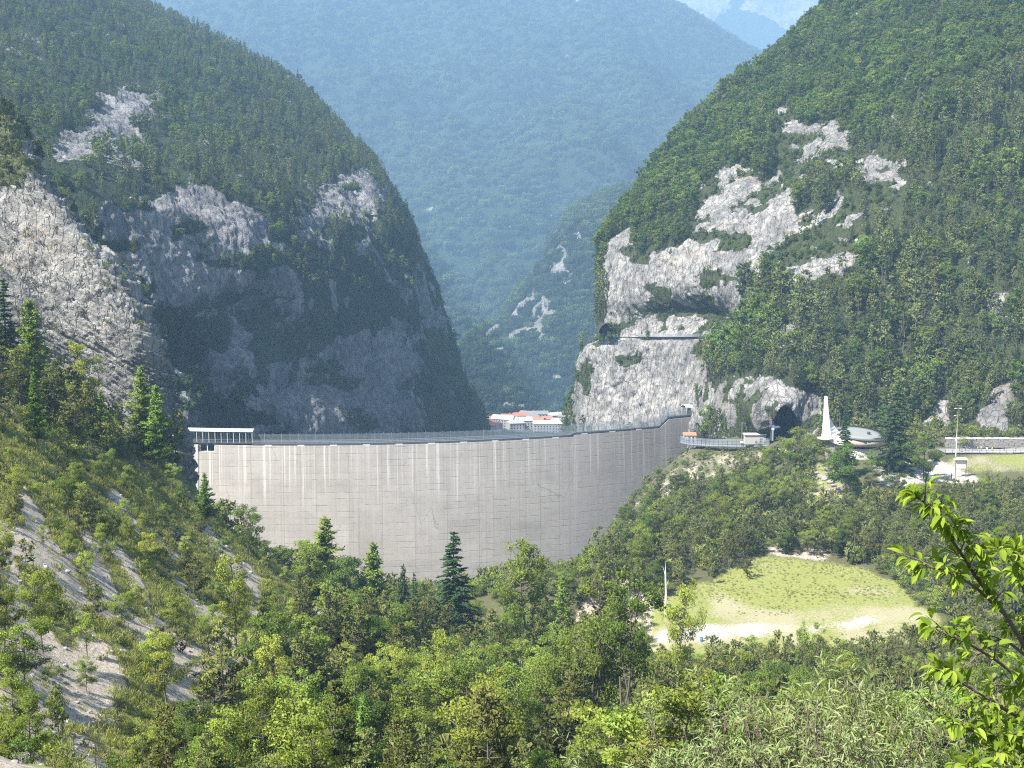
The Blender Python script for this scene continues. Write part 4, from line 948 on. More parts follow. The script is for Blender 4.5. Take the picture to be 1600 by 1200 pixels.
# nearest slope under the camera
area_trees([(-50, 1200), (1700, 1200), (1700, 1900), (-50, 1900)], 42, 96, 60, [('broadleaf', 4), ('bright', 1.6), ('pine', 5), ('dark', 0.6)], (4.5, 8.5), 2.4, LB('on the nearest slope at the bottom'), 'nearest slope trees', limit=lambda px, D: np.interp(px, [0, 300, 500, 900, 1300, 1600], [1050, 1060, 1020, 1000, 1040, 1010]))

# terrace above the scree
area_trees([(-150, 560), (0, 590), (240, 690), (265, 722), (150, 735), (0, 680), (-150, 640)], 150, 232, 46, [('pine', 5), ('larch', 1.2), ('bright', 0.5)], (6, 12), 2.3, LB('on the terrace above the scree slope'), 'terrace trees')
# scree slope, thinly wooded
area_trees([(-60, 690), (140, 745), (270, 740), (350, 840), (470, 930), (560, 1000), (400, 1040), (330, 1130), (300, 1250), (-60, 1250)], 64, 215, 88, [('bright', 4), ('pine', 3), ('broadleaf', 3)], (2.6, 6), 2.2, LB('on the stony scree slope'), 'scree slope trees', limit=skyl)
# foot of the scree and the wood before the dam
area_trees([(300, 1250), (360, 1080), (560, 960), (640, 985), (760, 1000), (880, 990), (920, 1000), (930, 1300), (300, 1300)], 92, 225, 150, [('pine', 7), ('broadleaf', 4), ('bright', 1.4), ('dark', 0.8)], (6, 11), 2.6, LB('in the wood between the scree and the dam foot'), 'dam foot wood', limit=skyl)
# dropping ground directly before the dam face
area_trees([(380, 980), (560, 960), (950, 900), (960, 1000), (700, 1060), (420, 1060)], 222, 300, 34, [('pine', 4), ('broadleaf', 2), ('spruce', 1)], (9, 14), 3.2, LB('right in front of the dam face'), 'dam face wood', limit=skyl)
# spur and wood between dam, footbridge and clearing
area_trees([(930, 1000), (955, 840), (1000, 780), (1060, 725), (1200, 712), (1250, 760), (1240, 810), (1190, 870), (1080, 915), (1030, 930)], 238, 425, 120, [('pine', 7), ('broadleaf', 2.0), ('dark', 1), ('bright', 0.6)], (6.5, 11), 3.0, LB('in the pine wood between the footbridge and the clearing'), 'footbridge wood', limit=lambda px, D: np.interp(px, [930, 1000, 1050, 1100, 1210, 1250], [820, 770, 735, 722, 722, 770]))
# wood behind and beside the clearing, under the church
area_trees([(1210, 870), (1250, 805), (1340, 790), (1400, 770), (1700, 760), (1700, 990), (1480, 960), (1440, 905), (1310, 872)], 226, 322, 130, [('pine', 8), ('broadleaf', 2.5), ('dark', 1)], (6, 9), 2.9, LB('in the pine wood behind the clearing'), 'clearing wood', limit=lambda px, D: np.interp(px, [1200, 1290, 1340, 1500, 1600], [790, 790, 762, 745, 738]))
# ---------------------------------------------------------------- stuff: forests, undergrowth, grass, stones (instanced)
def scatter(name, pts, scl, rot, idx, protos, label, cat=None, tilt=None):
    c = bpy.data.collections.new(name + '_kinds')
    for k, me in enumerate(protos):
        o = bpy.data.objects.new('%s_kind_%02d' % (name, k), me); c.objects.link(o)
    n = len(pts); me = bpy.data.meshes.new(name); me.vertices.add(n); me.vertices.foreach_set('co', np.ascontiguousarray(pts, np.float32).ravel())
    a = me.attributes.new('scl', 'FLOAT_VECTOR', 'POINT'); s3 = np.repeat(np.asarray(scl, np.float32)[:, None], 3, 1) if np.ndim(scl) == 1 else scl; a.data.foreach_set('vector', np.ascontiguousarray(s3, np.float32).ravel())
    r3 = np.zeros((n, 3), np.float32); r3[:, 2] = rot
    if tilt is not None: r3[:, :2] = tilt
    a = me.attributes.new('rot', 'FLOAT_VECTOR', 'POINT'); a.data.foreach_set('vector', r3.ravel())
    a = me.attributes.new('pick', 'INT', 'POINT'); a.data.foreach_set('value', np.asarray(idx, np.int32))
    o = new_obj(name, me); ng = bpy.data.node_groups.new(name, 'GeometryNodeTree')
    ng.interface.new_socket('Geometry', in_out='INPUT', socket_type='NodeSocketGeometry'); ng.interface.new_socket('Geometry', in_out='OUTPUT', socket_type='NodeSocketGeometry')
    gi = ng.nodes.new('NodeGroupInput'); go = ng.nodes.new('NodeGroupOutput'); ip = ng.nodes.new('GeometryNodeInstanceOnPoints')
    ci = ng.nodes.new('GeometryNodeCollectionInfo'); ci.inputs['Collection'].default_value = c; ci.inputs['Separate Children'].default_value = True; ci.inputs['Reset Children'].default_value = True
    def na(t, nm):
        x = ng.nodes.new('GeometryNodeInputNamedAttribute'); x.data_type = t; x.inputs['Name'].default_value = nm; return x.outputs['Attribute']
    ng.links.new(gi.outputs[0], ip.inputs['Points']); ng.links.new(ci.outputs[0], ip.inputs['Instance']); ip.inputs['Pick Instance'].default_value = True
    ng.links.new(na('INT', 'pick'), ip.inputs['Instance Index']); ng.links.new(na('FLOAT_VECTOR', 'rot'), ip.inputs['Rotation']); ng.links.new(na('FLOAT_VECTOR', 'scl'), ip.inputs['Scale'])
    ng.links.new(ip.outputs[0], go.inputs[0])
    md = o.modifiers.new('scatter', 'NODES'); md.node_group = ng
    tag(o, label, cat, None, 'stuff'); return o
def tree_mesh(name, t, q, lmat, bmat):
    """trunk and crown in one mesh, for far woods"""
    nv = len(t.v); V = np.concatenate([np.array(t.v), q.reshape(-1, 3)]); Fs = t.f + [tuple(int(nv + 4 * i + j) for j in range(4)) for i in range(len(q))]
    me = bpy.data.meshes.new(name); me.from_pydata(V.tolist(), [], Fs); me.materials.append(bmat); me.materials.append(lmat)
    me.polygons.foreach_set('material_index', [0] * len(t.f) + [1] * len(q)); me.update(); return me
WOOD = []       # 0-3 pine, 4-7 leafy, 8 bright, 9 spruce
M['pine_wood'] = leafmat('wood_pine_needles', (0.05, 0.068, 0.022), (0.14, 0.165, 0.052), 0.25, 0.4)
M['leaf_wood'] = leafmat('wood_leaves', (0.042, 0.075, 0.014), (0.125, 0.18, 0.034), 0.35, 0.4)
for k in range(4): t, q = conifer(700 + k, 10, (2.1, 2.5, 1.8, 2.7)[k], 'pine', 0.5); WOOD.append(tree_mesh('wood_pine', t, q, M['pine_wood'], M['bark']))
for k in range(4): t, q = broadleaf(720 + k, 9, (5.2, 6.0, 4.6, 6.4)[k], 0.33, 1, 0.4, 0.5, 0.15); WOOD.append(tree_mesh('wood_leafy', t, q, M['leaf_wood'], M['bark']))
t, q = broadleaf(730, 8, 5, 0.33, 1, 0.4, 0.5, 0.15); WOOD.append(tree_mesh('wood_bright', t, q, M['leaf'], M['bark']))
t, q = conifer(731, 12, 2.4, 'spruce', 0.5); WOOD.append(tree_mesh('wood_spruce', t, q, M['spruce'], M['bark']))
def pick_on(Gd, Nn, veg, n, pxr=(-60, 1660), pyr=(-60, 760), minveg=0.5, sel=None, facing=-0.25):
    """area weighted sample of grid vertices inside the view"""
    a, b = to_px(Gd); area = np.linalg.norm(np.cross(np.gradient(Gd, axis=0), np.gradient(Gd, axis=1)), axis=-1)
    v = unit(Gd); ok = (a > pxr[0]) & (a < pxr[1]) & (b > pyr[0]) & (b < pyr[1]) & (veg >= minveg) & ((Nn * v).sum(-1) < -facing)
    if sel is not None: ok &= sel(a, b)
    wgt = np.where(ok, area, 0).ravel(); wgt = wgt / wgt.sum()
    i = rng.choice(len(wgt), size=n, replace=True, p=wgt)
    du = np.gradient(Gd, axis=0).reshape(-1, 3)[i]; dv = np.gradient(Gd, axis=1).reshape(-1, 3)[i]
    p = Gd.reshape(-1, 3)[i] + du * rng.uniform(-0.5, 0.5, (n, 1)) + dv * rng.uniform(-0.5, 0.5, (n, 1)); return p, a.ravel()[i], b.ravel()[i]
def thin(p, d):
    """drop points closer than d to an earlier one"""
    seen = {}; keep = []
    for i, q in enumerate(p):
        k = tuple(np.floor(q / d).astype(int)); ok = True
        for dx in (-1, 0, 1):
            for dy in (-1, 0, 1):
                for dz in (-1, 0, 1):
                    for j in seen.get((k[0] + dx, k[1] + dy, k[2] + dz), ()):
                        if ((p[j] - q) ** 2).sum() < d * d: ok = False; break
                    if not ok: break
                if not ok: break
            if not ok: break
        if ok: keep.append(i); seen.setdefault(k, []).append(i)
    return np.array(keep)
def wood(name, p, frac_leaf, smin, smax, label, sink=0.6):
    n = len(p); r = rng.random(n); fl = np.clip(frac_leaf, 0, 1)
    idx = np.where(r < fl, np.where(rng.random(n) < 0.14, 8, rng.integers(4, 8, n)), np.where(rng.random(n) < 0.12, 9, rng.integers(0, 4, n)))
    s = smin + (smax - smin) * rng.random(n) * np.clip(0.75 + 0.9 * fbm(p * 0.05, 3, 871), 0.3, 1.25); s3 = np.stack([s * rng.uniform(0.85, 1.2, n), s * rng.uniform(0.85, 1.2, n), s], 1)
    q = p.copy(); q[:, 2] -= sink
    return scatter(name, q, s3, rng.uniform(0, 6.28, n), idx, WOOD, label)
# pines past the single ones, and young pines filling the woods
PIN = []
for k in range(4): t, q = conifer(760 + k, 10, (2.4, 2.8, 2.1, 2.6)[k], 'pine', 0.8); PIN.append(tree_mesh('pine_fill', t, q, M['pine'], M['bark']))
def fill(n, poly, dmin, dmax):
    D = np.sqrt(rng.uniform(dmin ** 2, dmax ** 2, n)); xs = [q[0] for q in poly]; px = rng.uniform(min(xs), max(xs), n); x = (px - 800) / F_PX * D
    z = hgt(x, D); a, b = to_px(np.stack([x, D, z], -1)); ok = inpoly(a, b, poly)
    return [(x[i], D[i], z[i], rng.uniform(2.5, 5.5)) for i in np.nonzero(ok)[0]]
EXTRA += fill(900, [(930, 1000), (955, 840), (1000, 790), (1060, 740), (1200, 722), (1250, 775), (1240, 810), (1190, 866), (1080, 910), (1030, 930)], 238, 410)
EXTRA += fill(1100, [(1215, 866), (1250, 808), (1340, 795), (1400, 775), (1700, 770), (1700, 1000), (1570, 985), (1475, 950), (1440, 900), (1310, 868)], 205, 318)
EXTRA += fill(420, [(400, 1080), (560, 970), (640, 985), (760, 1000), (930, 1000), (930, 1200), (400, 1200)], 110, 225)
EXTRA += fill(1500, [(1310, 860), (1400, 892), (1440, 930), (1500, 945), (1600, 950), (1700, 960), (1700, 850), (1400, 840)], 205, 330) + fill(900, [(1380, 1025), (1480, 990), (1480, 955), (1700, 960), (1700, 1060), (1150, 1060), (1180, 1035)], 180, 250)
EXTRA = [q for q in EXTRA if not (q[1] > 350 and 1030 < (q[0] * F_PX / (q[1] * CP - q[2] * SP_) + 800) < 1215 and q[1] > 372)]
EXTRA = np.array(EXTRA)
scatter('woodland', EXTRA[:, :3] - np.array([0, 0, 0.1]), EXTRA[:, 3] / 10.0, rng.uniform(0, 6.28, len(EXTRA)), rng.integers(0, 4, len(EXTRA)), PIN, 'dense olive pine wood around the clearing and below the church')
# left mountain
p, a, b = pick_on(gLM, nLM, vegL, 9500, (-80, 800), (-60, 720), 0.9); kx = thin(p, 3.6); p, a, b = p[kx], a[kx], b[kx]
fl = 0.2 + 0.8 * fbm(p * 0.02, 3, 801)
wood('forest', p, fl, 0.55, 1.2, 'dark mixed forest covering the shaded left mountain')
p, a, b = pick_on(gLM, nLM, np.where(vegL < 0.9, vegL, 0), 1500, (-80, 800), (-60, 720), 0.6); wood('forest', p, np.full(len(p), 0.6), 0.2, 0.5, 'low trees clinging to ledges of the shaded left cliffs')
# right mountain: tall trees keep clear of the foot of each outcrop
def below_rock(a_, b_):
    r_ = np.zeros(a_.shape, bool)
    for pl in ROCK_R[1:8]:
        for dy in (14, 30): r_ |= inpoly(a_, b_ - dy, pl)
    return r_ & (vnoise(np.stack([a_ * 0.05, b_ * 0.05, a_ * 0], -1), 5) < 0.68)
p, a, b = pick_on(gRM, nRM, np.where(vegR > 0.9, 1, 0), 26000, (880, 1680), (-60, 700), 0.9, lambda a_, b_: ~((b_ > 655) & (a_ > 1430)) & ~((a_ > 1190) & (a_ < 1275) & (b_ > 612) & (b_ < 720)) & ~below_rock(a_, b_), facing=-0.3); kx = thin(p, 3.1); p, a, b = p[kx], a[kx], b[kx]
leafy = np.where(b < np.interp(a, [900, 1150, 1300, 1450, 1600], [420, 330, 260, 190, 90]) + 60 * fbm(p * 0.03, 3, 811), 0.88, 0.2)
hs = np.where(leafy > 0.5, 0.85, 1.0)
wood('forest', p, leafy + 0.25 * fbm(p * 0.04, 2, 813), 0.6, np.where(b > 420, 1.65, 1.4), 'green mixed forest covering the sunlit right mountain')
p, a, b = pick_on(gRM, nRM, np.where(vegR < 0.9, vegR, 0), 1300, (880, 1680), (100, 700), 0.55, lambda a_, b_: ~((a_ > 1190) & (a_ < 1275) & (b_ > 612) & (b_ < 720))); wood('forest', p, np.full(len(p), 0.65), 0.18, 0.45, 'shrubs clinging to ledges of the pale right cliffs')
# open wood along the foot of the right slope
p, a, b = pick_on(gRM, nRM, np.where(vegR > 0.3, 1, 0), 260, (1420, 1680), (590, 668), 0.9); wood('forest', p, np.full(len(p), 0.08), 0.6, 1.0, 'open pine wood above the road wall')
# slab: low shrubs and small pines
BUSH = []
for k in range(4): t, q = broadleaf(740 + k, 2.0, 2.4, 1.2, 3, 0.3, 0.17, 0.05); BUSH.append(tree_mesh('bush', t, q, M[('leaf', 'leaf_dark', 'leaf', 'leaf_bright')[k]], M['bark']))
t, q = conifer(750, 3.0, 1.3, 'pine', 0.6); BUSH.append(tree_mesh('bush', t, q, M['pine'], M['bark']))
M['scrub'] = leafmat('scrub_leaves', (0.075, 0.095, 0.04), (0.15, 0.175, 0.075), 0.3, 0.3)
t, q = broadleaf(751, 1.8, 2.6, 0.9, 3, 0.6, 0.17, 0.05); BUSH.append(tree_mesh('bush', t, q, M['scrub'], M['bark']))
p, a, b = pick_on(gSL, nSL, vegS, 130, (-60, 300), (60, 640), 0.25); p2, a2, b2 = pick_on(gSL, nSL, np.where(cliffy, 0, 1), 330, (-60, 300), (60, 640), 0.5); p = np.concatenate([p, p2]); scatter('shrubbery', p, rng.uniform(0.25, 0.85, len(p)), rng.uniform(0, 6.28, len(p)), rng.choice([4, 5, 5, 5, 1], len(p)), BUSH, 'low scrub and dwarf pines dotted over the pale rock slab')
p, a, b = pick_on(gSL, nSL, np.where(vegS > 0.2, 1, 0), 26, (-60, 120), (60, 330), 0.5); wood('forest', p, np.full(len(p), 0.2), 0.3, 0.6, 'thin pine wood on the upper edge of the pale rock slab')
# far hills: clumps of trees
CL = []
for k in range(5):
    r = np.random.default_rng(900 + k); Q = []
    for j in range(9):
        ang, rad = r.uniform(0, 6.28), 11 * math.sqrt(r.random())
        if r.random() < (0.75, 0.2, 0.5, 0.9, 0.4)[k]: _, q = conifer(1000 + k * 20 + j, 13, 2.6, 'larch', 0.05); q = q * np.array([1, 1, r.uniform(0.7, 1.2)])
        else: _, q = broadleaf(1100 + k * 20 + j, 11, 8, 0.03, 1, 0.0, 1.5, 0.2)
        Q.append(q + np.array([rad * math.cos(ang), rad * math.sin(ang), r.uniform(-2, 0)]))
    CL.append(quads_mesh('clump', np.concatenate(Q), [M['far_leaf' if k in (1, 4) else 'far_conifer']]))
def clumps(Gd, Nn, veg, n, pr, yr, label, smin=0.8, smax=1.3):
    p, a, b = pick_on(Gd, Nn, veg, n, pr, yr, 0.5, facing=0.0 - 0.02); s = rng.uniform(smin, smax, len(p)); p[:, 2] -= 1.5
    f = fbm(p * 0.003, 3, 821); idx = np.where(f + 0.25 * rng.normal(size=len(p)) > 0.05, rng.choice([1, 4], len(p)), rng.choice([0, 2, 3], len(p)))
    scatter('forest', p, s, rng.uniform(0, 6.28, len(p)), idx, CL, label)
clumps(gMH, nMH, vegM, 4200, (680, 1080), (260, 660), 'bluish wood on the lower hill beyond the gap', 0.6, 0.9)
clumps(gFM, nFM, vegF, 15000, (180, 1260), (-60, 640), 'hazy blue forest on the great slope beyond the valley', 0.9, 1.5)
n = 420; vxs = rng.uniform(-140, 120, n); vys = rng.uniform(1300, 1750, n); va, vb = to_px(np.stack([vxs, vys, np.full(n, VZ)], -1))
okv = (va > 690) & (va < 930) & ~((va > 745) & (va < 905) & (vb > 640) & (vb < 695)); vp = np.stack([vxs, vys, np.full(n, VZ)], -1)[okv]
scatter('forest', vp, rng.uniform(0.35, 0.6, len(vp)), rng.uniform(0, 6.28, len(vp)), rng.integers(0, 5, len(vp)), CL, 'trees on the valley floor around the town')
# undergrowth over the near ground
def near_pts(n, dmin, dmax, pr=(-60, 1660)):
    D = np.sqrt(rng.uniform(dmin ** 2, dmax ** 2, n)); px = rng.uniform(pr[0], pr[1], n); x = (px - 800) / F_PX * D; z = hgt(x, D); p = np.stack([x, D, z], -1); a, b = to_px(p); return p, a, b
p, a, b = near_pts(11500, 46, 430)
bare_zone = (inpoly(a, b, [(1030, 935), (1090, 912), (1190, 868), (1300, 872), (1395, 902), (1430, 945), (1470, 960), (1470, 990), (1380, 1018), (1200, 1026), (1010, 1030)]) & (p[:, 1] < 272)) | ((p[:, 1] > 315) & (p[:, 1] < 362) & (a > 1275)) | ((a > 1190) & (a < 1290) & (b < 694) & (p[:, 1] > 370)) | ((a > 1050) & (a < 1210) & (b > 680) & (b < 702) & (p[:, 1] > 385))
onslope = slopezone(a, b)
dens = np.where(bare_zone, 0, np.where(p[:, 1] < 66, np.where(a < 230, 0.5, 0), np.where(onslope, 0.14 + 0.6 * fbm(p * 0.06, 3, 831), 0.9)))
kx = rng.random(len(p)) < dens; p, os_ = p[kx], onslope[kx]; nr_ = p[:, 1] < 90; br_ = (p[:, 1] > 372) & (a[kx] > 1030) & (a[kx] < 1215)
scatter('undergrowth', p - np.array([0, 0, 0.1]), np.where(br_, 0.5, 1.0) * np.where(os_, rng.uniform(0.35, 0.95, len(p)), rng.uniform(0.7, 1.7, len(p))), rng.uniform(0, 6.28, len(p)), np.where(nr_, rng.choice([0, 1, 2, 3, 5], len(p)), rng.choice([0, 1, 2, 3, 4, 4, 4, 5, 5], len(p))), BUSH, 'leafy undergrowth between the trees of the valley')
# grass tufts
TUFT = []
for k in range(3):
    r = np.random.default_rng(950 + k); n = 34; c = r.normal(size=(n, 3)) * np.array([0.22, 0.22, 0]); d = unit(r.normal(size=(n, 3)) * 0.5 + np.array([0, 0, 1.0])); L = r.uniform(0.25, 0.6, n)
    TUFT.append(quads_mesh('tuft', blades(c + d * (L * 0.5)[:, None], d, L, 0.045, r)[:, [3, 2, 1, 0]], [M['grass']]))
p, a, b = near_pts(26000, 64, 240, (-60, 700)); st = ridged(np.stack([p[:, 0] * 0.17 + p[:, 1] * 0.095, p[:, 1] * 0.03 - p[:, 0] * 0.02, p[:, 2] * 0], -1), 5, 77) + 0.5 * fbm(p * 0.06, 4, 61)
kx = slopezone(a, b) & (st < 0.73 + 0.10 * rng.normal(size=len(p))); p = p[kx]
scatter('grass', p, rng.uniform(0.6, 1.5, len(p)), rng.uniform(0, 6.28, len(p)), rng.integers(0, 3, len(p)), TUFT, 'tussocks of grass growing in streaks on the scree slope')
p, a, b = near_pts(30000, 195, 275, (980, 1620)); kx = (np.abs(hbase(p[:, 0], p[:, 1]) - CLEAR_Z) < 2) & inpoly(a, b, [(1030, 1045), (1040, 935), (1090, 915), (1190, 872), (1300, 875), (1420, 905), (1470, 955), (1560, 985), (1560, 1040)]) & ~inpoly(a, b, [(1000, 985), (1060, 968), (1420, 953), (1560, 945), (1560, 985), (1400, 985), (1150, 1005), (1000, 1020)]) & (rng.random(len(p)) < np.where(b > 935, 0.05, 0.14) + 0.35 * fbm(p * 0.1, 3, 841)); p = p[kx]
scatter('grass', p, rng.uniform(0.3, 0.7, len(p)), rng.uniform(0, 6.28, len(p)), rng.integers(0, 3, len(p)), TUFT, 'patchy meadow grass on the flat clearing')
# stones on the scree
STN = []
def stone_mesh(seed, sub=2, k=0.28):
    r = np.random.default_rng(seed); n = 9; m = 6; rings = []
    th = np.linspace(0, math.pi, m + 2); V = []
    for i in range(m + 2):
        for j in range(n):
            ph = 2 * math.pi * j / n; V.append((math.sin(th[i]) * math.cos(ph), math.sin(th[i]) * math.sin(ph), math.cos(th[i])))
    V = np.array(V); d = 1 + k * 2 * (vnoise(V * 1.3 + seed * 3.1, seed) - 0.5) + k * (vnoise(V * 3.1 + seed, seed + 1) - 0.5)
    for _ in range(5):
        nn = unit(r.normal(size=3)); pr = (V * nn).sum(-1); cut = r.uniform(0.6, 0.85); d = np.where(pr > cut, np.minimum(d, cut / np.maximum(pr, 1e-3)), d)
    V = V * d[:, None] * np.array([1, 0.8, 0.62]); mb = MB(); Fs = []
    for i in range(m + 1):
        for j in range(n): Fs.append((i * n + j, i * n + (j + 1) % n, (i + 1) * n + (j + 1) % n, (i + 1) * n + j)[::-1])
    mb.add(V, Fs); return mb
for k in range(4): STN.append(stone_mesh(960 + k).mesh('stone', M['stone']))
p, a, b = near_pts(9000, 45, 230, (-60, 700)); st = ridged(np.stack([p[:, 0] * 0.17 + p[:, 1] * 0.095, p[:, 1] * 0.03 - p[:, 0] * 0.02, p[:, 2] * 0], -1), 5, 77) + 0.5 * fbm(p * 0.06, 4, 61)
kx = slopezone(a, b) & (st > 0.56); p = p[kx]; sc = 0.05 + 0.34 * rng.random(len(p)) ** 6
scatter('rubble', p, sc, rng.uniform(0, 6.28, len(p)), rng.integers(0, 4, len(p)), STN, 'loose pale stones strewn over the scree slope', None, rng.uniform(-0.4, 0.4, (len(p), 2)))

# ---------------------------------------------------------------- church, forecourt, road, footbridge, tunnels
cb = P(1345, 712, 352); cz = h1(cb[0], cb[1]) - 0.3
church = thing('church', 'white memorial church with tall tapering spire and tilted round grey roof', 'church', (cb[0], cb[1], cz))
def ell(cx_, cy_, z, rx, ry, n=40, tx=0.0, ty=0.0): return [(cx_ + rx * math.cos(2 * math.pi * k / n), cy_ + ry * math.sin(2 * math.pi * k / n), z + tx * math.cos(2 * math.pi * k / n) + ty * math.sin(2 * math.pi * k / n)) for k in range(n)]
rz_ = float(P(1345, 676, 352)[2]) - cz
mb = MB(); mb.loft([ell(-0.8, 0, -1.5, 5.4, 5.2), ell(-0.8, 0, rz_ - 4.0, 5.6, 5.4)]); mb.build('wall', M['white'], church, True)
mb = MB(); mb.loft([ell(-0.8, 0, rz_ - 4.0, 5.2, 5.0), ell(-0.8, 0, rz_ - 2.7, 5.2, 5.0)]); mb.build('window_band', M['dark'], church, True)
mb = MB(); mb.loft([ell(-0.8, 0, rz_ - 3.3, 5.8, 5.6), ell(-0.6, 0, rz_ - 2.6, 6.9, 6.7, tx=-0.2, ty=0.5), ell(-0.3, 0, rz_ - 0.35, 7.7, 7.4, tx=-0.5, ty=0.9)]); mb.build('roof_rim', M['tan'], church, True)
mb = MB(); mb.loft([ell(-0.3, 0, rz_ - 0.35, 7.9, 7.6, tx=-0.5, ty=0.9), ell(-0.3, 0, rz_ - 0.12, 7.9, 7.6, tx=-0.5, ty=0.9)]); mb.build('gutter', M['dark_steel'], church, True)
mb = MB(); mb.loft([ell(-0.3, 0, rz_ - 0.12, 7.6, 7.3, tx=-0.5, ty=0.9), ell(-0.3, 0, rz_ + 0.0, 4.5, 4.4, tx=-0.3, ty=0.53), ell(-0.3, 0, rz_ + 0.1, 0.5, 0.5)]); rf_ = mb.build('roof', M['chapel_roof'], church, True)
mb = MB(); mb.loft([ell(1.6, -1.5, rz_ + 0.0, 0.5, 0.5, 14), ell(1.6, -1.5, rz_ + 0.5, 0.5, 0.5, 14)]); mb.build('skylight', M['dark_steel'], rf_)
sp0 = P(1291, 684, 350) - np.array([cb[0], cb[1], cz]); spt = P(1290.5, 619, 350) - np.array([cb[0], cb[1], cz])
def spring(c, z, wl, wr, dp): return [(c[0] - wl, c[1] - dp, z), (c[0] + wl * 0.7, c[1] - dp * 1.1, z), (c[0] + wr, c[1] + dp * 0.4, z), (c[0] + wr * 0.3, c[1] + dp, z), (c[0] - wl * 0.8, c[1] + dp * 0.6, z)]
mb = MB(); rings = []
for f in np.linspace(0, 1, 14):
    z = sp0[2] + (spt[2] - sp0[2]) * f; c = sp0 + (spt - sp0) * f
    rings.append(spring(c, z, 1.55 - 1.1 * f ** 0.75, 0.35 + 5.2 * (1 - f) ** 2.6, 1.6 - 1.2 * f))
mb.loft(rings); mb.build('spire', M['white'], church)
mb = MB(); mb.loft([ell(sp0[0] - 0.2, sp0[1], sp0[2] - 0.8, 1.7, 1.8, 24), ell(sp0[0] - 0.2, sp0[1], sp0[2] - 0.3, 2.3, 2.3, 24), ell(sp0[0] - 0.2, sp0[1], sp0[2] + 0.02, 2.4, 2.4, 24)]); mb.build('canopy', M['tan'], church, True)
mb = MB(); mb.loft([ell(sp0[0] + 1.6, sp0[1] + 0.4, -2.5, 1.7, 1.6, 18), ell(sp0[0] + 1.3, sp0[1] + 0.4, sp0[2] - 0.7, 1.5, 1.5, 18)]); mb.build('porch_wall', M['stone'], church, True)
mb = MB(); rings = []
for k in range(9):
    f = k / 8; xx = sp0[0] + 1.0 + f * (-5.5 - sp0[0] - 1.0); zz = sp0[2] + 0.2 - 1.2 * f
    rings.append([(xx, -3.2 - 1.2 * f, zz - 1.3), (xx, -1.6, zz - 1.3), (xx, -1.6, zz + 0.9 * (1 - f) + 0.2), (xx, -3.2 - 1.2 * f, zz + 0.9 * (1 - f) + 0.2)])
mb.loft(rings); mb.build('ramp', M['white'], church)
# boulders below the church
BM = [stone_mesh(980 + k).mesh('boulder', M['stone']) for k in range(5)]
k = 0
for px, py, s in [(1268, 706, 1.0), (1276, 712, 1.2), (1283, 718, 1.3), (1290, 722, 1.5), (1298, 728, 1.4), (1279, 703, .9), (1287, 709, 1.1), (1262, 712, .9), (1294, 717, 1.0), (1304, 733, 1.1), (1271, 717, 1.0), (1284, 727, .9), (1310, 737, 1.0), (1257, 719, .8), (1296, 737, .9), (1275, 724, .8), (1316, 742, .9), (1305, 724, .8)]:
    D = 345 - (py - 700) * 0.62; a = P(px, py, D); o = new_obj('boulder', BM[k % 5]); z = h1(a[0], D)
    o.location = (a[0], D, z + 0.3 * s); s *= 0.78; o.scale = (s, s, s); o.rotation_euler = (random.uniform(-.3, .3), random.uniform(-.3, .3), random.uniform(0, 6.28)); k += 1
    tag(o, 'pale boulder in the heap of rocks below the church spire', 'boulder', 'boulders below the church')
# two roadside levels: road strip, low stone wall, bar fence
def strip(name, pts, wd, mat, lift=0.05):
    mb = MB(); L = []
    for k, p in enumerate(pts):
        d = np.array(pts[min(k + 1, len(pts) - 1)]) - np.array(pts[max(k - 1, 0)]); d = d / np.linalg.norm(d[:2]); s = np.array([-d[1], d[0], 0]) * wd / 2
        L.append([tuple(np.array(p) + s + [0, 0, lift]), tuple(np.array(p) - s + [0, 0, lift])])
    V = [q for r_ in L for q in r_]; mb.add(V, [(2 * k, 2 * k + 1, 2 * k + 3, 2 * k + 2) for k in range(len(L) - 1)]); return tag(mb.build(name, mat), kind='structure')
road_pts = [np.array([P(px, py, D)[0], D, h1(P(px, py, D)[0], D) + 0.25]) for px, py, D in ((1470, 709, 357), (1520, 708, 357), (1570, 707, 357), (1620, 706, 357), (1700, 706, 357))]
strip('road', road_pts, 7.5, M['asphalt'])
rw0 = P(1478, 694, 362); rw1 = P(1700, 690, 362); wz = road_pts[0][2]
t = thing('stone_wall', 'low rough grey stone wall along the far side of the road', 'wall', (rw0[0], 362.2, wz))
mb = MB(); r = np.random.default_rng(5); x = 0.0
while x < rw1[0] - rw0[0]:
    z = 0.0
    while z < 2.7:
        L = r.uniform(0.6, 1.3); H_ = r.uniform(0.35, 0.6); mb.box((x + L / 2, 0.4 + r.uniform(-.06, .06), z + H_ / 2), (L * 0.97, 0.8, H_ * 0.96)); z += H_
    x += r.uniform(0.7, 1.0)
mb.build('stonework', M['stone'], t)
mb = MB(); mb.box(((rw1[0] - rw0[0]) / 2, 0.42, 2.9), (rw1[0] - rw0[0], 1.0, 0.18)); mb.build('coping', M['white'], t)
t = thing('bar_fence', 'two rail metal fence along the near edge of the road', 'fence', (road_pts[0][0], 353.0, wz))
fl_ = road_pts[-1][0] - road_pts[0][0] + 2
mb = MB(); mb.box((fl_ / 2, 0, 0.55), (fl_, 0.07, 0.1)); mb.build('rail', M['white'], t); mb = MB(); mb.box((fl_ / 2, 0, 1.05), (fl_, 0.07, 0.12)); mb.build('rail', M['white'], t)
pm = MB(); pm.box((0, 0, 0.5), (0.12, 0.12, 1.3)); pme = pm.mesh('post', M['dark_steel'])
for x in np.arange(0, fl_, 2.0): o = new_obj('post', pme, t); o.location = (x, 0.1, 0)
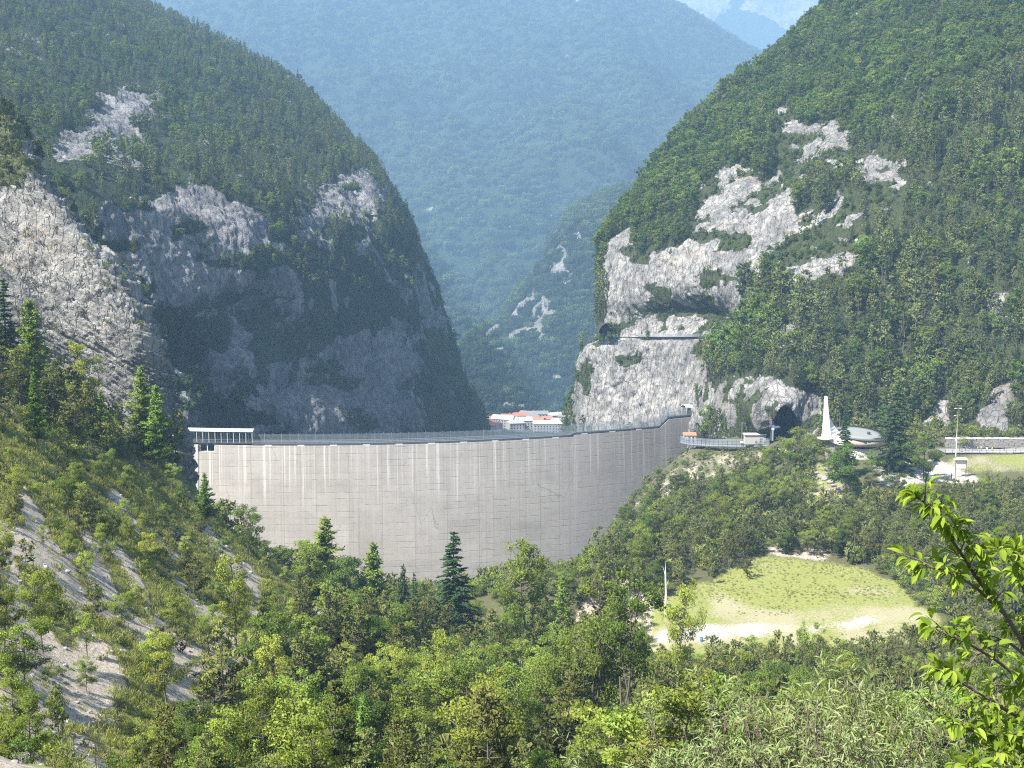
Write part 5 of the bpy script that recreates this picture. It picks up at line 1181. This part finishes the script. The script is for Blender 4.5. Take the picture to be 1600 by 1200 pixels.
# lamp post, dark panel, notice board
a = P(1494, 700, 351); z = h1(a[0], 351)
t = thing('street_lamp', 'slim pale lamp post with twin arms standing at the bend of the road', 'street lamp', (a[0], 351, z)); Hl = float(P(1494, 638, 351)[2]) - z
mb = MB(); mb.tube([(0, 0, -0.3), (0, 0, Hl * 0.5), (0, 0, Hl)], [0.1, 0.08, 0.05], 8); mb.build('pole', M['white'], t, True)
for s_, zz in ((-1, 0.99), (1, 0.99), (-1, 0.84)):
    mb = MB(); mb.bar((0, 0, Hl * zz), (s_ * 0.7, 0, Hl * zz + 0.1), 0.06); mb.box((s_ * 0.75, 0, Hl * zz + 0.1), (0.6, 0.25, 0.14)); mb.build('lamp_head', M['white'], t)
mb = MB(); mb.box((-0.15, 0, Hl * 0.36), (0.4, 0.25, 0.9)); mb.build('control_box', M['white'], t)
a = P(1523, 700, 356); z = wz
t = thing('sign_panel', 'tall narrow black panel standing beside the road', 'sign', (a[0], 358.5, z)); mb = MB(); mb.box((0, 0, 2.0), (0.85, 0.12, 2.4)); mb.build('panel', M['dark_steel'], t)
for s_ in (-1, 1): mb = MB(); mb.box((s_ * 0.3, 0, 0.4), (0.08, 0.08, 0.82)); mb.build('post', M['dark_steel'], t)
D = 330; a = P(1501, 735, D); z = h1(a[0], D)
t = thing('notice_board', 'roofed wooden notice board with blank white panel on the forecourt', 'notice board', (a[0], D, z))
zb = float(P(1501, 732, D)[2]) - z; ztp = float(P(1501, 720, D)[2]) - z
zb, ztp = max(zb, 0.8), max(ztp, 2.6)
mb = MB(); mb.box((0, 0, (zb + ztp) / 2), (2.7, 0.08, ztp - zb)); mb.build('panel', M['white'], t)
mb = MB(); mb.box((0, -0.03, ztp + 0.12), (3.1, 0.16, 0.24)); mb.box((0, -0.03, zb - 0.07), (3.1, 0.16, 0.14)); mb.build('frame', M['wood'], t)
for s_ in (-1, 1): mb = MB(); mb.box((s_ * 1.45, 0, (ztp - 0.3) / 2), (0.18, 0.18, ztp + 0.3)); mb.build('post', M['wood'], t)
mb = MB(); V = [(-1.9, -0.7, ztp + 0.3), (1.9, -0.7, ztp + 0.3), (1.9, 0.7, ztp + 0.3), (-1.9, 0.7, ztp + 0.3), (-1.2, 0, ztp + 1.0), (1.2, 0, ztp + 1.0)]
mb.add(V, [(3, 2, 1, 0), (0, 1, 5, 4), (2, 3, 4, 5), (1, 2, 5), (3, 0, 4)]); mb.build('roof', M['tan'], t)
# footbridge from the dam end to the tunnel
fb = [P(px, py, D) for px, py, D in ((1064, 693, 437), (1080, 696, 430), (1110, 698, 421), (1150, 699, 411), (1180, 699, 404), (1203, 698, 398))]
t = thing('footbridge', 'curved steel footbridge with grey mesh railing running from the dam end to the tunnel', 'footbridge', fb[0]); inv = t.location.copy()
def along(pts, d):
    L = [0]; 
    for k in range(len(pts) - 1): L.append(L[-1] + np.linalg.norm(pts[k + 1] - pts[k]))
    s = np.arange(0, L[-1], d); return [np.array([np.interp(x, L, [p[i] for p in pts]) for i in range(3)]) for x in s]
off = np.array([0, 2.2, 0.0])
mb = MB()
for k in range(len(fb) - 1): mb.bar(fb[k] + off / 2, fb[k + 1] + off / 2, 2.3, 0.3)
fpart(mb, 'deck', M['dark_steel'], t, inv)
for sft in (np.zeros(3), off):
    mb = MB()
    for q in along(fb, 0.3): mb.bar(q + sft + [0, 0, 0.1], q + sft + [0, 0, 2.3], 0.07)
    for zz in (0.35, 1.2, 2.3):
        for k in range(len(fb) - 1): mb.bar(fb[k] + sft + [0, 0, zz], fb[k + 1] + sft + [0, 0, zz], 0.09, 0.12 if zz != 0.35 else 0.5)
    fpart(mb, 'railing', M['steel'], t, inv)
pm = MB(); pm.box((0, 0, 0.9), (0.14, 0.14, 3.2)); pme = pm.mesh('post', M['dark_steel'])
for q in along(fb, 2.2): o = new_obj('post', pme, t); o.location = Vector(q) - inv
# ticket hut beside it
a = P(1078, 692, 436); t = thing('hut', 'small white hut with red roof and dark door at the dam end of the footbridge', 'hut', (a[0], 437.5, a[2] - 0.3))
mb = MB(); mb.box((0, 0, 1.5), (4.0, 2.6, 3.0)); mb.build('wall', M['white'], t)
mb = MB(); V = [(-2.4, -1.6, 3.05), (2.4, -1.6, 3.05), (2.4, 1.6, 3.05), (-2.4, 1.6, 3.05), (-2.4, 0, 4.0), (2.4, 0, 4.0)]; mb.add(V, [(3, 2, 1, 0), (0, 1, 5, 4), (2, 3, 4, 5), (1, 2, 5), (3, 0, 4)]); mb.build('roof', M['red_tile'], t)
for xx in (-0.2, 1.2): mb = MB(); mb.box((xx, -1.32, 1.3), (0.8, 0.05, 2.4)); mb.build('door', M['dark'], t)
# tunnels
def tunnel(label, c, half, hh, length, mat):
    t = thing('tunnel', label, 'tunnel', c); mb = MB(); rings = []
    pr = [(-half, -1.0)] + [(half * math.cos(math.pi - math.pi * k / 14), hh * 0.35 + hh * 0.65 * math.sin(math.pi * k / 14)) for k in range(15)] + [(half, -1.0)]
    for y_ in (-1.5, 4, 12, length): rings.append([(x, y_, z) for x, z in pr])
    mb.loft(rings, closed=False, cap=False); mb.add([(x, length, z) for x, z in pr], [tuple(range(len(pr)))]); mb.build('lining', mat, t, False)
    return t
M['tunnel'] = plain('shade_dark_rock', (0.035, 0.032, 0.03), 0.98, 0.5, 0.8)  # rock coloured near black to stand for the unlit depth of the tunnels
q = patch_at(gRM, 1228, 680); tunnel('large dark rock tunnel mouth behind the leafy tree near the footbridge', (q[0], q[1] + 1.0, float(P(1228, 684, q[1] + 1)[2])), 4.6, 11.0, 30, M['tunnel'])
q = patch_at(gRM, 951, 522); tunnel('small dark road tunnel mouth at the outer end of the cliff ledge', (q[0], q[1] + 0.5, float(P(951, 527, q[1] + 0.5)[2])), 4.6, 6.8, 14, M['tunnel'])
# road on the cliff ledge with its railing
lp = [P(px, py, D) for px, py, D in ((930, 527, 585), (965, 527.5, 566), (1000, 528, 551), (1040, 528, 537), (1080, 528, 520), (1112, 527, 504))]
strip('road', [p + np.array([0, 2.0, 0]) for p in lp], 5.0, M['asphalt'], 0.35)
t = thing('railing', 'long low steel railing along the road ledge cut into the right cliff', 'railing', lp[0]); inv = t.location.copy(); mb = MB()
for k in range(len(lp) - 1):
    for zz in (0.7, 1.1, 1.6): mb.bar(lp[k] + [0, -0.6, zz], lp[k + 1] + [0, -0.6, zz], 0.12, 0.18)
fpart(mb, 'rail', M['steel'], t, inv)
pm = MB(); pm.box((0, 0, 0.7), (0.16, 0.16, 2.0)); pme = pm.mesh('post', M['steel'])
for q in along(lp, 3.0): o = new_obj('post', pme, t); o.location = Vector(q + np.array([0, -0.6, 0])) - inv
# blue square sign on a post before the tunnel, white low building beside the path
D = 394; a = P(1206, 690, D); z0 = float(P(1206, 684, D)[2])
t = thing('road_sign', 'blue square sign over a white plate on a grey post by the tunnel', 'road sign', (a[0], D - 1, z0))
mb = MB(); mb.box((0, 0, 1.0), (0.5, 0.15, 3.6)); mb.build('post', M['steel'], t)
mb = MB(); mb.box((0, -0.12, 4.0), (1.0, 0.06, 0.9)); mb.build('plate', M['blue'], t); mb = MB(); mb.box((0, -0.12, 3.1), (0.85, 0.06, 0.75)); mb.build('plate', M['white'], t)
D = 404; a = P(1180, 692, D); t = thing('shed', 'low white shed with flat roof against the rock left of the tunnel', 'shed', (a[0], D, a[2] - 0.5))
mb = MB(); mb.box((0, 1.2, 1.6), (7.0, 2.4, 3.2)); mb.build('wall', M['plaster'], t); mb = MB(); mb.box((0, 1.1, 3.35), (7.6, 3.0, 0.3)); mb.build('roof', M['white'], t); mb = MB(); mb.box((2.0, -0.03, 1.0), (0.9, 0.06, 2.0)); mb.build('door', M['dark_steel'], t)
D = 408; a = P(1159, 690, D); t = thing('mast', 'thin pale green mast behind the footbridge railing', 'mast', (a[0], D, a[2] - 0.4)); mb = MB(); mb.tube([(0, 0, 0), (0, 0, 7.2)], [0.16, 0.09], 8); mb.build('pole', M['chapel_roof'], t); mb = MB(); mb.box((0, 0, 0.2), (0.9, 0.9, 0.5)); mb.build('foot', M['white'], t)
# dead white trunk by the clearing
a = P(1040, 930, 228); z = h1(a[0], 228); hh = float(P(1040, 872, 228)[2]) - z
t = thing('dead_tree', 'bare white dead tree trunk at the left edge of the clearing', 'tree', (a[0], 228, z)); mb = MB(); mb.tube([(0, 0, -.4), (0.08, 0, hh * .4), (-0.12, 0, hh * .75), (-0.05, 0, hh)], [0.26, 0.2, 0.13, 0.03], 8); mb.build('trunk', M['white'], t, True)
mb = MB(); mb.tube([(-0.12, 0, hh * .7), (-0.6, 0.1, hh * .85)], [0.06, 0.02], 5); mb.tube([(0.05, 0, hh * .5), (0.5, -0.2, hh * .62)], [0.06, 0.02], 5); mb.build('limb', M['white'], t)
# small blue barrel near the track
a = on_plane(1096, 1003); t = thing('barrel', 'small blue barrel at the near edge of the gravel track', 'barrel', (a[0], a[1], h1(a[0], a[1]))); t.scale = (0.65, 0.65, 0.65)
mb = MB(); mb.loft([[(rr * math.cos(k * math.pi / 8), rr * math.sin(k * math.pi / 8), zz) for k in range(16)] for rr, zz in ((0.34, 0), (0.4, 0.1), (0.42, 0.55), (0.4, 1.0), (0.34, 1.1))]); mb.build('body', M['blue'], t, True)
mb = MB(); mb.loft([[(rr * math.cos(k * math.pi / 8), rr * math.sin(k * math.pi / 8), zz) for k in range(16)] for rr, zz in ((0.36, 1.1), (0.36, 1.17))]); mb.build('lid', M['dark_steel'], t)

# ---------------------------------------------------------------- people: one continuous skinned figure each
def cloth(name, c): return plain(name, c, 0.9, 0.15, 6)
SK = plain('skin', (0.42, 0.27, 0.2), 0.6, 0.1, 8); HAIR = plain('hair', (0.03, 0.022, 0.018), 0.7, 0.3, 10)
def person(label, x, y, z, rz, top, legs, arm=0.15, stride=0.12, group=None):
    t = thing('person', label, 'person', (x, y, z), rz, group)
    J = [((0, 0, 0.96), 0.15), ((0, 0.01, 1.15), 0.14), ((0, 0.0, 1.36), 0.17), ((0, 0.0, 1.46), 0.075), ((0, -0.02, 1.56), 0.085), ((0, -0.02, 1.66), 0.1), ((0, -0.01, 1.73), 0.07)]
    E = [(0, 1), (1, 2), (2, 3), (3, 4), (4, 5), (5, 6)]
    for s in (-1, 1):
        b = len(J); st = stride * s
        J += [((s * 0.1, 0, 0.88), 0.095), ((s * 0.11, -st * 0.5 - 0.02, 0.48), 0.065), ((s * 0.11, st * 0.6 + 0.02, 0.08), 0.045), ((s * 0.12, st * 0.6 - 0.13, 0.035), 0.04)]
        E += [(0, b), (b, b + 1), (b + 1, b + 2), (b + 2, b + 3)]
        c = len(J); J += [((s * 0.2, 0, 1.38), 0.065), ((s * (0.24 + arm * 0.3), 0.03, 1.12), 0.045), ((s * (0.25 + arm * 0.3), -0.06 - arm * 0.5, 0.88 + arm * 0.3), 0.034), ((s * (0.25 + arm * 0.3), -0.09 - arm * 0.6, 0.8 + arm * 0.35), 0.03)]
        E += [(2, c), (c, c + 1), (c + 1, c + 2), (c + 2, c + 3)]
    me = bpy.data.meshes.new('body'); me.from_pydata([j[0] for j in J], E, []); o = new_obj('body', me, t)
    sk = o.modifiers.new('skin', 'SKIN')
    if not me.skin_vertices: bpy.context.view_layer.objects.active = o
    for k, j in enumerate(J): me.skin_vertices[0].data[k].radius = (j[1], j[1] * (0.75 if k < 3 else 1)); 
    me.skin_vertices[0].data[0].use_root = True
    o.modifiers.new('sub', 'SUBSURF').levels = 1; o.modifiers['sub'].render_levels = 2
    dg = bpy.context.evaluated_depsgraph_get(); ev = bpy.data.meshes.new_from_object(o.evaluated_get(dg)); o.modifiers.clear(); o.data = ev
    ev.materials.clear()
    for m in (cloth('shirt', top), cloth('trousers', legs), SK, HAIR): ev.materials.append(m)
    for p_ in ev.polygons:
        c = p_.center; p_.use_smooth = True
        p_.material_index = 1 if (c.z < 0.97 and abs(c.x) < 0.22) else (2 if c.z > 1.44 or (abs(c.x) > 0.22 and c.z < 1.1) else 0)
    mb = MB(); mb.loft([[(0.105 * rr * math.cos(k * math.pi / 6), 0.015 + 0.115 * rr * math.sin(k * math.pi / 6), zz) for k in range(12)] for rr, zz in ((0.9, 1.64), (1.05, 1.7), (0.9, 1.77), (0.5, 1.815), (0.1, 1.83))]); mb.build('hair', HAIR, t, True)
    return t
PEOPLE = [(1493, 'person in black walking behind the road fence next to the lamp post', (0.03, 0.03, 0.035), (0.03, 0.03, 0.04)),
          (1499, 'person in dark blue walking just right of the lamp post', (0.03, 0.04, 0.09), (0.03, 0.03, 0.04)),
          (1508, 'person in dark grey walking between the lamp post and the black panel', (0.06, 0.06, 0.065), (0.03, 0.03, 0.035)),
          (1514, 'person in black walking just left of the tall black panel', (0.025, 0.025, 0.03), (0.05, 0.05, 0.06)),
          (1527, 'person in grey top walking just right of the tall black panel', (0.2, 0.2, 0.22), (0.04, 0.04, 0.05)),
          (1533, 'person in yellow top nearest the tall black panel', (0.75, 0.52, 0.03), (0.05, 0.05, 0.06)),
          (1542, 'person in white top between the two people in yellow', (0.7, 0.7, 0.7), (0.04, 0.04, 0.06)),
          (1550, 'person in yellow top farther from the tall black panel', (0.75, 0.52, 0.03), (0.04, 0.04, 0.05)),
          (1569, 'person in black walking alone right of the yellow pair', (0.03, 0.03, 0.03), (0.03, 0.03, 0.03)),
          (1587, 'person in black farthest right behind the road fence', (0.03, 0.03, 0.03), (0.03, 0.03, 0.035))]
for k, (px, lab, top, legs) in enumerate(PEOPLE):
    D = 354.6 + 0.9 * (k % 3); x = P(px, 705, D)[0]; person(lab, x, D, wz + 0.02, (-1 if k % 2 else 1) * math.pi / 2 + random.uniform(-.3, .3), top, legs, 0.15 + 0.1 * (k % 3), 0.18)
D = 328; a = P(1487, 738, D); person('person in dark clothes standing left of the notice board', a[0], D, h1(a[0], D), 0.6, (0.04, 0.04, 0.045), (0.03, 0.03, 0.035), 0.3, 0.04)

# ---------------------------------------------------------------- town in the valley
r = np.random.default_rng(21)
HOUSES = [(768, 656, 26, 12, 7, 'red_tile', 'plaster', 'long house with red roof at the near left of the town'), (792, 654, 16, 11, 8, 'red_tile', 'plaster', 'red roofed house behind the big pale block'), (812, 651, 18, 12, 7, 'red_tile', 'plaster', 'red roofed house at the top middle of the town'),
          (826, 650, 24, 13, 8, 'stone', 'plaster', 'pale grey roofed long building at the back of the town'), (845, 651, 20, 13, 9, 'stone', 'plaster', 'white flat block at the back right of the town'), (868, 653, 16, 12, 9, 'tan', 'plaster', 'cream house at the far right of the town'),
          (880, 655, 12, 10, 9, 'stone', 'plaster', 'small pale house by the cliff at the right end of town'), (787, 663, 30, 16, 12, 'plaster', 'plaster', 'big pale block in the near middle of the town'), (806, 667, 18, 13, 10, 'plaster', 'plaster', 'pale block just right of the big one'),
          (818, 664, 22, 14, 11, 'glass_roof', 'plaster', 'grey block with bluish roof in the middle of the town'), (840, 661, 18, 12, 9, 'red_tile', 'plaster', 'red roofed house in the right half of the town'), (855, 668, 34, 14, 10, 'tan', 'plaster', 'wide beige block at the near right of the town'),
          (762, 664, 16, 11, 8, 'red_tile', 'white', 'white walled house with red roof at the left end of town'), (774, 669, 14, 11, 9, 'red_tile', 'plaster', 'reddish house beside the dark mountain foot'), (800, 658, 14, 11, 8, 'red_tile', 'white', 'small house with red roof in the town centre'),
          (832, 656, 15, 11, 9, 'stone', 'plaster', 'grey roofed house in the town centre'), (856, 659, 14, 10, 9, 'red_tile', 'white', 'white house with red roof at the far edge in the right half of town'), (872, 661, 16, 11, 8, 'tan', 'plaster', 'cream house behind the wide beige block'), (884, 667, 14, 11, 9, 'stone', 'plaster', 'small white block near the cliff foot')]
for px, py, wd, dp, ht, rm, wm, lab in HOUSES:
    D = 1500 * (VZ / float(P(px, py + 6, 1500)[2])); a = P(px, py + 6, D); t = thing('house', lab, 'house', (a[0], D, VZ - 1.0), r.uniform(-0.5, 0.3))
    mb = MB(); mb.box((0, 0, ht / 2), (wd, dp, ht + 2)); mb.build('wall', M[wm], t)
    mb = MB(); h_ = ht + 1.02; rg = 0.28 * dp; w2, d2 = wd / 2 + 0.7, dp / 2 + 0.7
    mb.add([(-w2, -d2, h_), (w2, -d2, h_), (w2, d2, h_), (-w2, d2, h_), (-w2 + 1.5, 0, h_ + rg), (w2 - 1.5, 0, h_ + rg)], [(3, 2, 1, 0), (0, 1, 5, 4), (2, 3, 4, 5), (1, 2, 5), (3, 0, 4)]); ro = mb.build('roof', M[rm], t)
    mb = MB(); mb.box((w2 * 0.4, d2 * 0.3, h_ + rg), (1.0, 1.0, 2.0)); mb.build('chimney', M['plaster'], ro)
    for zz in np.arange(2.2, ht - 0.5, 3.0):
        for xx in np.arange(-wd / 2 + 2.2, wd / 2 - 1, 3.6):
            mb = MB(); mb.box((xx, -dp / 2 - 0.04, zz), (1.3, 0.14, 1.5)); mb.build('window', M['dark'], t)

# ---------------------------------------------------------------- close plants at the viewpoint
def leaf_blade(o, d, up, L, W, droop, fold=0.22, n=6):
    """pointed oval leaf with a folded midrib, hanging a little"""
    d = np.array(d, float); d /= np.linalg.norm(d); s = np.cross(d, up); s /= max(np.linalg.norm(s), 1e-6); nn = np.cross(s, d)
    V = []; Fs = []; p = np.array(o, float); cur = d.copy()
    for k in range(n + 1):
        f = k / n; w_ = W * math.sin(math.pi * min(1, f ** 0.8)) ** 0.9 * (1 - 0.25 * f) if 0 < f < 1 else 0.0
        V += [p - s * w_ / 2 + nn * w_ * fold, p, p + s * w_ / 2 + nn * w_ * fold]
        p = p + cur * L / n; cur = cur + np.array([0, 0, -droop / n]); cur /= np.linalg.norm(cur); nn = np.cross(s, cur)
    for k in range(n):
        a = 3 * k; Fs += [(a, a + 1, a + 4, a + 3), (a + 1, a + 2, a + 5, a + 4)]
    return V, Fs
def spl(pts, n):
    A = np.array(pts, float)[:, None, :]; return crm(A, n)[:, 0, :]
t0 = P(1760, 1500, 4.2); gz = h1(t0[0], 4.2)
sap = thing('broadleaf_sapling', 'close leafy sapling with bright yellow green pointed leaves reaching in at the lower right', 'sapling', (t0[0], 4.2, gz)); inv = sap.location.copy()
r = np.random.default_rng(77); wd_ = MB(); lf = MB()
BR = [([(1780, 1560, 4.3), (1690, 1240, 4.2), (1625, 1060, 4.1), (1572, 962, 4.05), (1528, 905, 4.0), (1505, 870, 3.95), (1478, 830, 3.9), (1455, 797, 3.88), (1438, 780, 3.86)], 0.011, 0.42),
      ([(1650, 1120, 4.12), (1580, 1050, 4.0), (1520, 1010, 3.95), (1465, 985, 3.9)], 0.008, 0.15), ([(1665, 1170, 4.15), (1590, 1120, 4.05), (1520, 1078, 4.0), (1472, 1050, 3.95)], 0.008, 0.15),
      ([(1690, 1240, 4.2), (1610, 1180, 4.1), (1540, 1150, 4.05), (1490, 1130, 4.0)], 0.008, 0.15), ([(1640, 1100, 4.1), (1615, 980, 4.2), (1592, 900, 4.2), (1572, 858, 4.2)], 0.007, 0.2),
      ([(1572, 962, 4.05), (1520, 915, 3.95), (1478, 893, 3.9), (1448, 885, 3.85)], 0.006, 0.15), ([(1610, 1030, 4.1), (1560, 1000, 4.2), (1510, 1040, 4.2)], 0.006, 0.15),
      ([(1700, 1270, 4.2), (1640, 1230, 4.0), (1560, 1210, 3.9), (1500, 1195, 3.85)], 0.008, 0.1), ([(1680, 1220, 4.2), (1640, 1120, 4.3), (1600, 1080, 4.3), (1560, 1070, 4.3)], 0.007, 0.15),
      ([(1700, 1280, 4.2), (1660, 1080, 4.35), (1625, 960, 4.35), (1600, 915, 4.35)], 0.008, 0.25), ([(1690, 1250, 4.2), (1640, 1170, 4.0), (1590, 1150, 3.95)], 0.006, 0.1), ([(1530, 905, 4.0), (1545, 880, 4.0), (1552, 868, 4.0)], 0.004, 0.2), ([(1720, 1300, 4.3), (1640, 1160, 4.4), (1570, 1110, 4.4), (1530, 1100, 4.4)], 0.007, 0.2), ([(1700, 1240, 4.3), (1650, 1040, 4.25), (1620, 1000, 4.2), (1580, 985, 4.15)], 0.006, 0.25), ([(1720, 1310, 4.1), (1640, 1260, 4.0), (1570, 1190, 4.0), (1545, 1150, 4.0)], 0.007, 0.2), ([(1720, 1250, 4.4), (1660, 1000, 4.5), (1610, 900, 4.5), (1590, 865, 4.5)], 0.007, 0.35)]
for pts, r0, st in BR:
    q = spl([P(*c) for c in pts], 26); wd_.tube(q, np.linspace(r0, 0.0022, 26), 6)
    Ltot = np.linalg.norm(np.diff(q, axis=0), axis=1).sum(); ncl = max(3, int(Ltot * (1 - st) / 0.058))
    for k in range(ncl + 1):
        f = min(1.0, st + (1 - st) * (k + r.uniform(-0.2, 0.2)) / ncl); i = min(24, int(f * 25)); p0 = q[i] + (q[i + 1] - q[i]) * (f * 25 - i); d = unit(q[i + 1] - q[i])
        s = unit(np.cross(d, [0, 0, 1])); last = k == ncl
        td = d if last else unit(d * 0.6 + s * r.choice([-1, 1]) * r.uniform(0.4, 1.0) + np.array([0, -0.2, r.uniform(-0.1, 0.8)])); tl = 0.03 if last else r.uniform(0.05, 0.13)
        e = p0 + td * tl; wd_.tube([p0, (p0 + e) / 2 + np.array([0, 0, 0.006]), e], [0.003, 0.0022, 0.0012], 4, cap=False)
        s1 = unit(np.cross(td, [0.2, 0.1, 1])); s2 = np.cross(td, s1)
        for j in range(int(r.integers(7, 12))):
            az = r.uniform(0, 6.28); ff = r.uniform(0.35, 1.0); dv = td * r.uniform(0.2, 1.0) + (s1 * math.cos(az) + s2 * math.sin(az)) * r.uniform(0.4, 1.0) + np.array([0, 0, r.uniform(-0.5, 0.15)])
            L = r.uniform(0.028, 0.066); o_ = p0 + (e - p0) * ff + unit(dv) * 0.008
            V, Fs = leaf_blade(o_, dv, np.array([0, 0, 1.0]) + r.normal(size=3) * 0.35, L, L * r.uniform(0.38, 0.5), r.uniform(0.5, 1.8)); lf.add(V, Fs)
q0 = P(1780, 1560, 4.3); wd_.tube([(t0[0] + 0.05, 4.2, gz - 0.1), ((t0[0] + q0[0]) / 2, 4.28, (gz + q0[2]) / 2), q0], [0.03, 0.022, 0.016], 7)
fpart(wd_, 'trunk', M['bark'], sap, inv); o = fpart(lf, 'crown', M['near_leaf'], sap, inv); o.data.polygons.foreach_set('use_smooth', [True] * len(o.data.polygons))
# grey green willow shrubs
def willow(px, pytop, D, width, n, seed, label):
    r = np.random.default_rng(seed); c = P(px, pytop, D); z = h1(c[0], D); t = thing('willow_shrub', label, 'shrub', (c[0], D, z)); Hh = c[2] - z; wd_ = MB(); lf = MB()
    for k in range(n):
        tip = np.array([r.normal() * width, r.normal() * width * 0.7, Hh * r.uniform(0.72, 1.0)]); tip[2] -= 0.22 * abs(tip[0]); b = np.array([r.normal() * 0.15, r.normal() * 0.15, 0])
        m1 = b + (tip - b) * 0.4 + np.array([0, 0, 0.12 * Hh]); q = spl([b, m1, b + (tip - b) * 0.75 + np.array([0, 0, 0.08 * Hh]), tip], 16); wd_.tube(q, np.linspace(0.012, 0.002, 16), 4, cap=False)
        for tw in range(9):
            f0 = r.uniform(0.45, 1.0); i = min(14, int(f0 * 15)); o0 = q[i]; d = unit(unit(q[i + 1] - q[max(i - 1, 0)]) * 0.8 + r.normal(size=3) * 0.9); L = r.uniform(0.12, 0.34)
            e = o0 + d * L; wd_.tube([o0, e], [0.004, 0.0015], 3, cap=False); dd_ = unit(e - o0); s = unit(np.cross(dd_, [0.3, 0.2, 1.0])); s2 = np.cross(dd_, s)
            for j in range(17):
                f = 1.0 - 0.75 * (j / 17) ** 1.6; p0 = o0 + (e - o0) * f; az = j * 2.4
                dv = dd_ * r.uniform(0.1, 1.0) + (s * math.cos(az) + s2 * math.sin(az)) * r.uniform(0.6, 1.0); L2 = r.uniform(0.045, 0.085); V, Fs = leaf_blade(p0, dv, np.array([0, 0, 1.0]) + r.normal(size=3) * .5, L2, L2 * 0.17, r.uniform(0.2, 0.9), 0.2, 3); lf.add(V, Fs)
    wd_.build('branch', M['bark'], t); lf.build('leaves', M['willow'], t)
willow(1255, 1046, 7.6, 0.40, 46, 1, 'grey green narrow leaved shrub in the middle of the close shrubs below the clearing')
willow(1115, 1078, 8.2, 0.42, 40, 2, 'grey green narrow leaved shrub at the left of the close shrubs, lowest of them')
willow(1405, 1052, 7.9, 0.42, 44, 3, 'grey green narrow leaved shrub next to the yellow green sapling')
willow(1330, 1095, 6.6, 0.36, 34, 4, 'grey green narrow leaved shrub nearest of the close shrubs at the bottom border')

# ---------------------------------------------------------------- haze between the near bank and the far mountains
mb = MB(); mb.box((0, 4200, 345), (9000, 8600, 3500))
mb.v = [(x, y, z if z > 0 else -700) for x, y, z in mb.v]
ht = MT('haze'); pv = ht.n('ShaderNodeVolumePrincipled'); pv.inputs['Color'].default_value = (0.40, 0.67, 1.0, 1); pv.inputs['Density'].default_value = HAZE_DENSITY; pv.inputs['Anisotropy'].default_value = 0.0
ht.l(pv.outputs[0], ht.out.inputs['Volume'])
tag(mb.build('haze', ht.m), 'thin blue haze filling the valley', None, None, 'stuff')
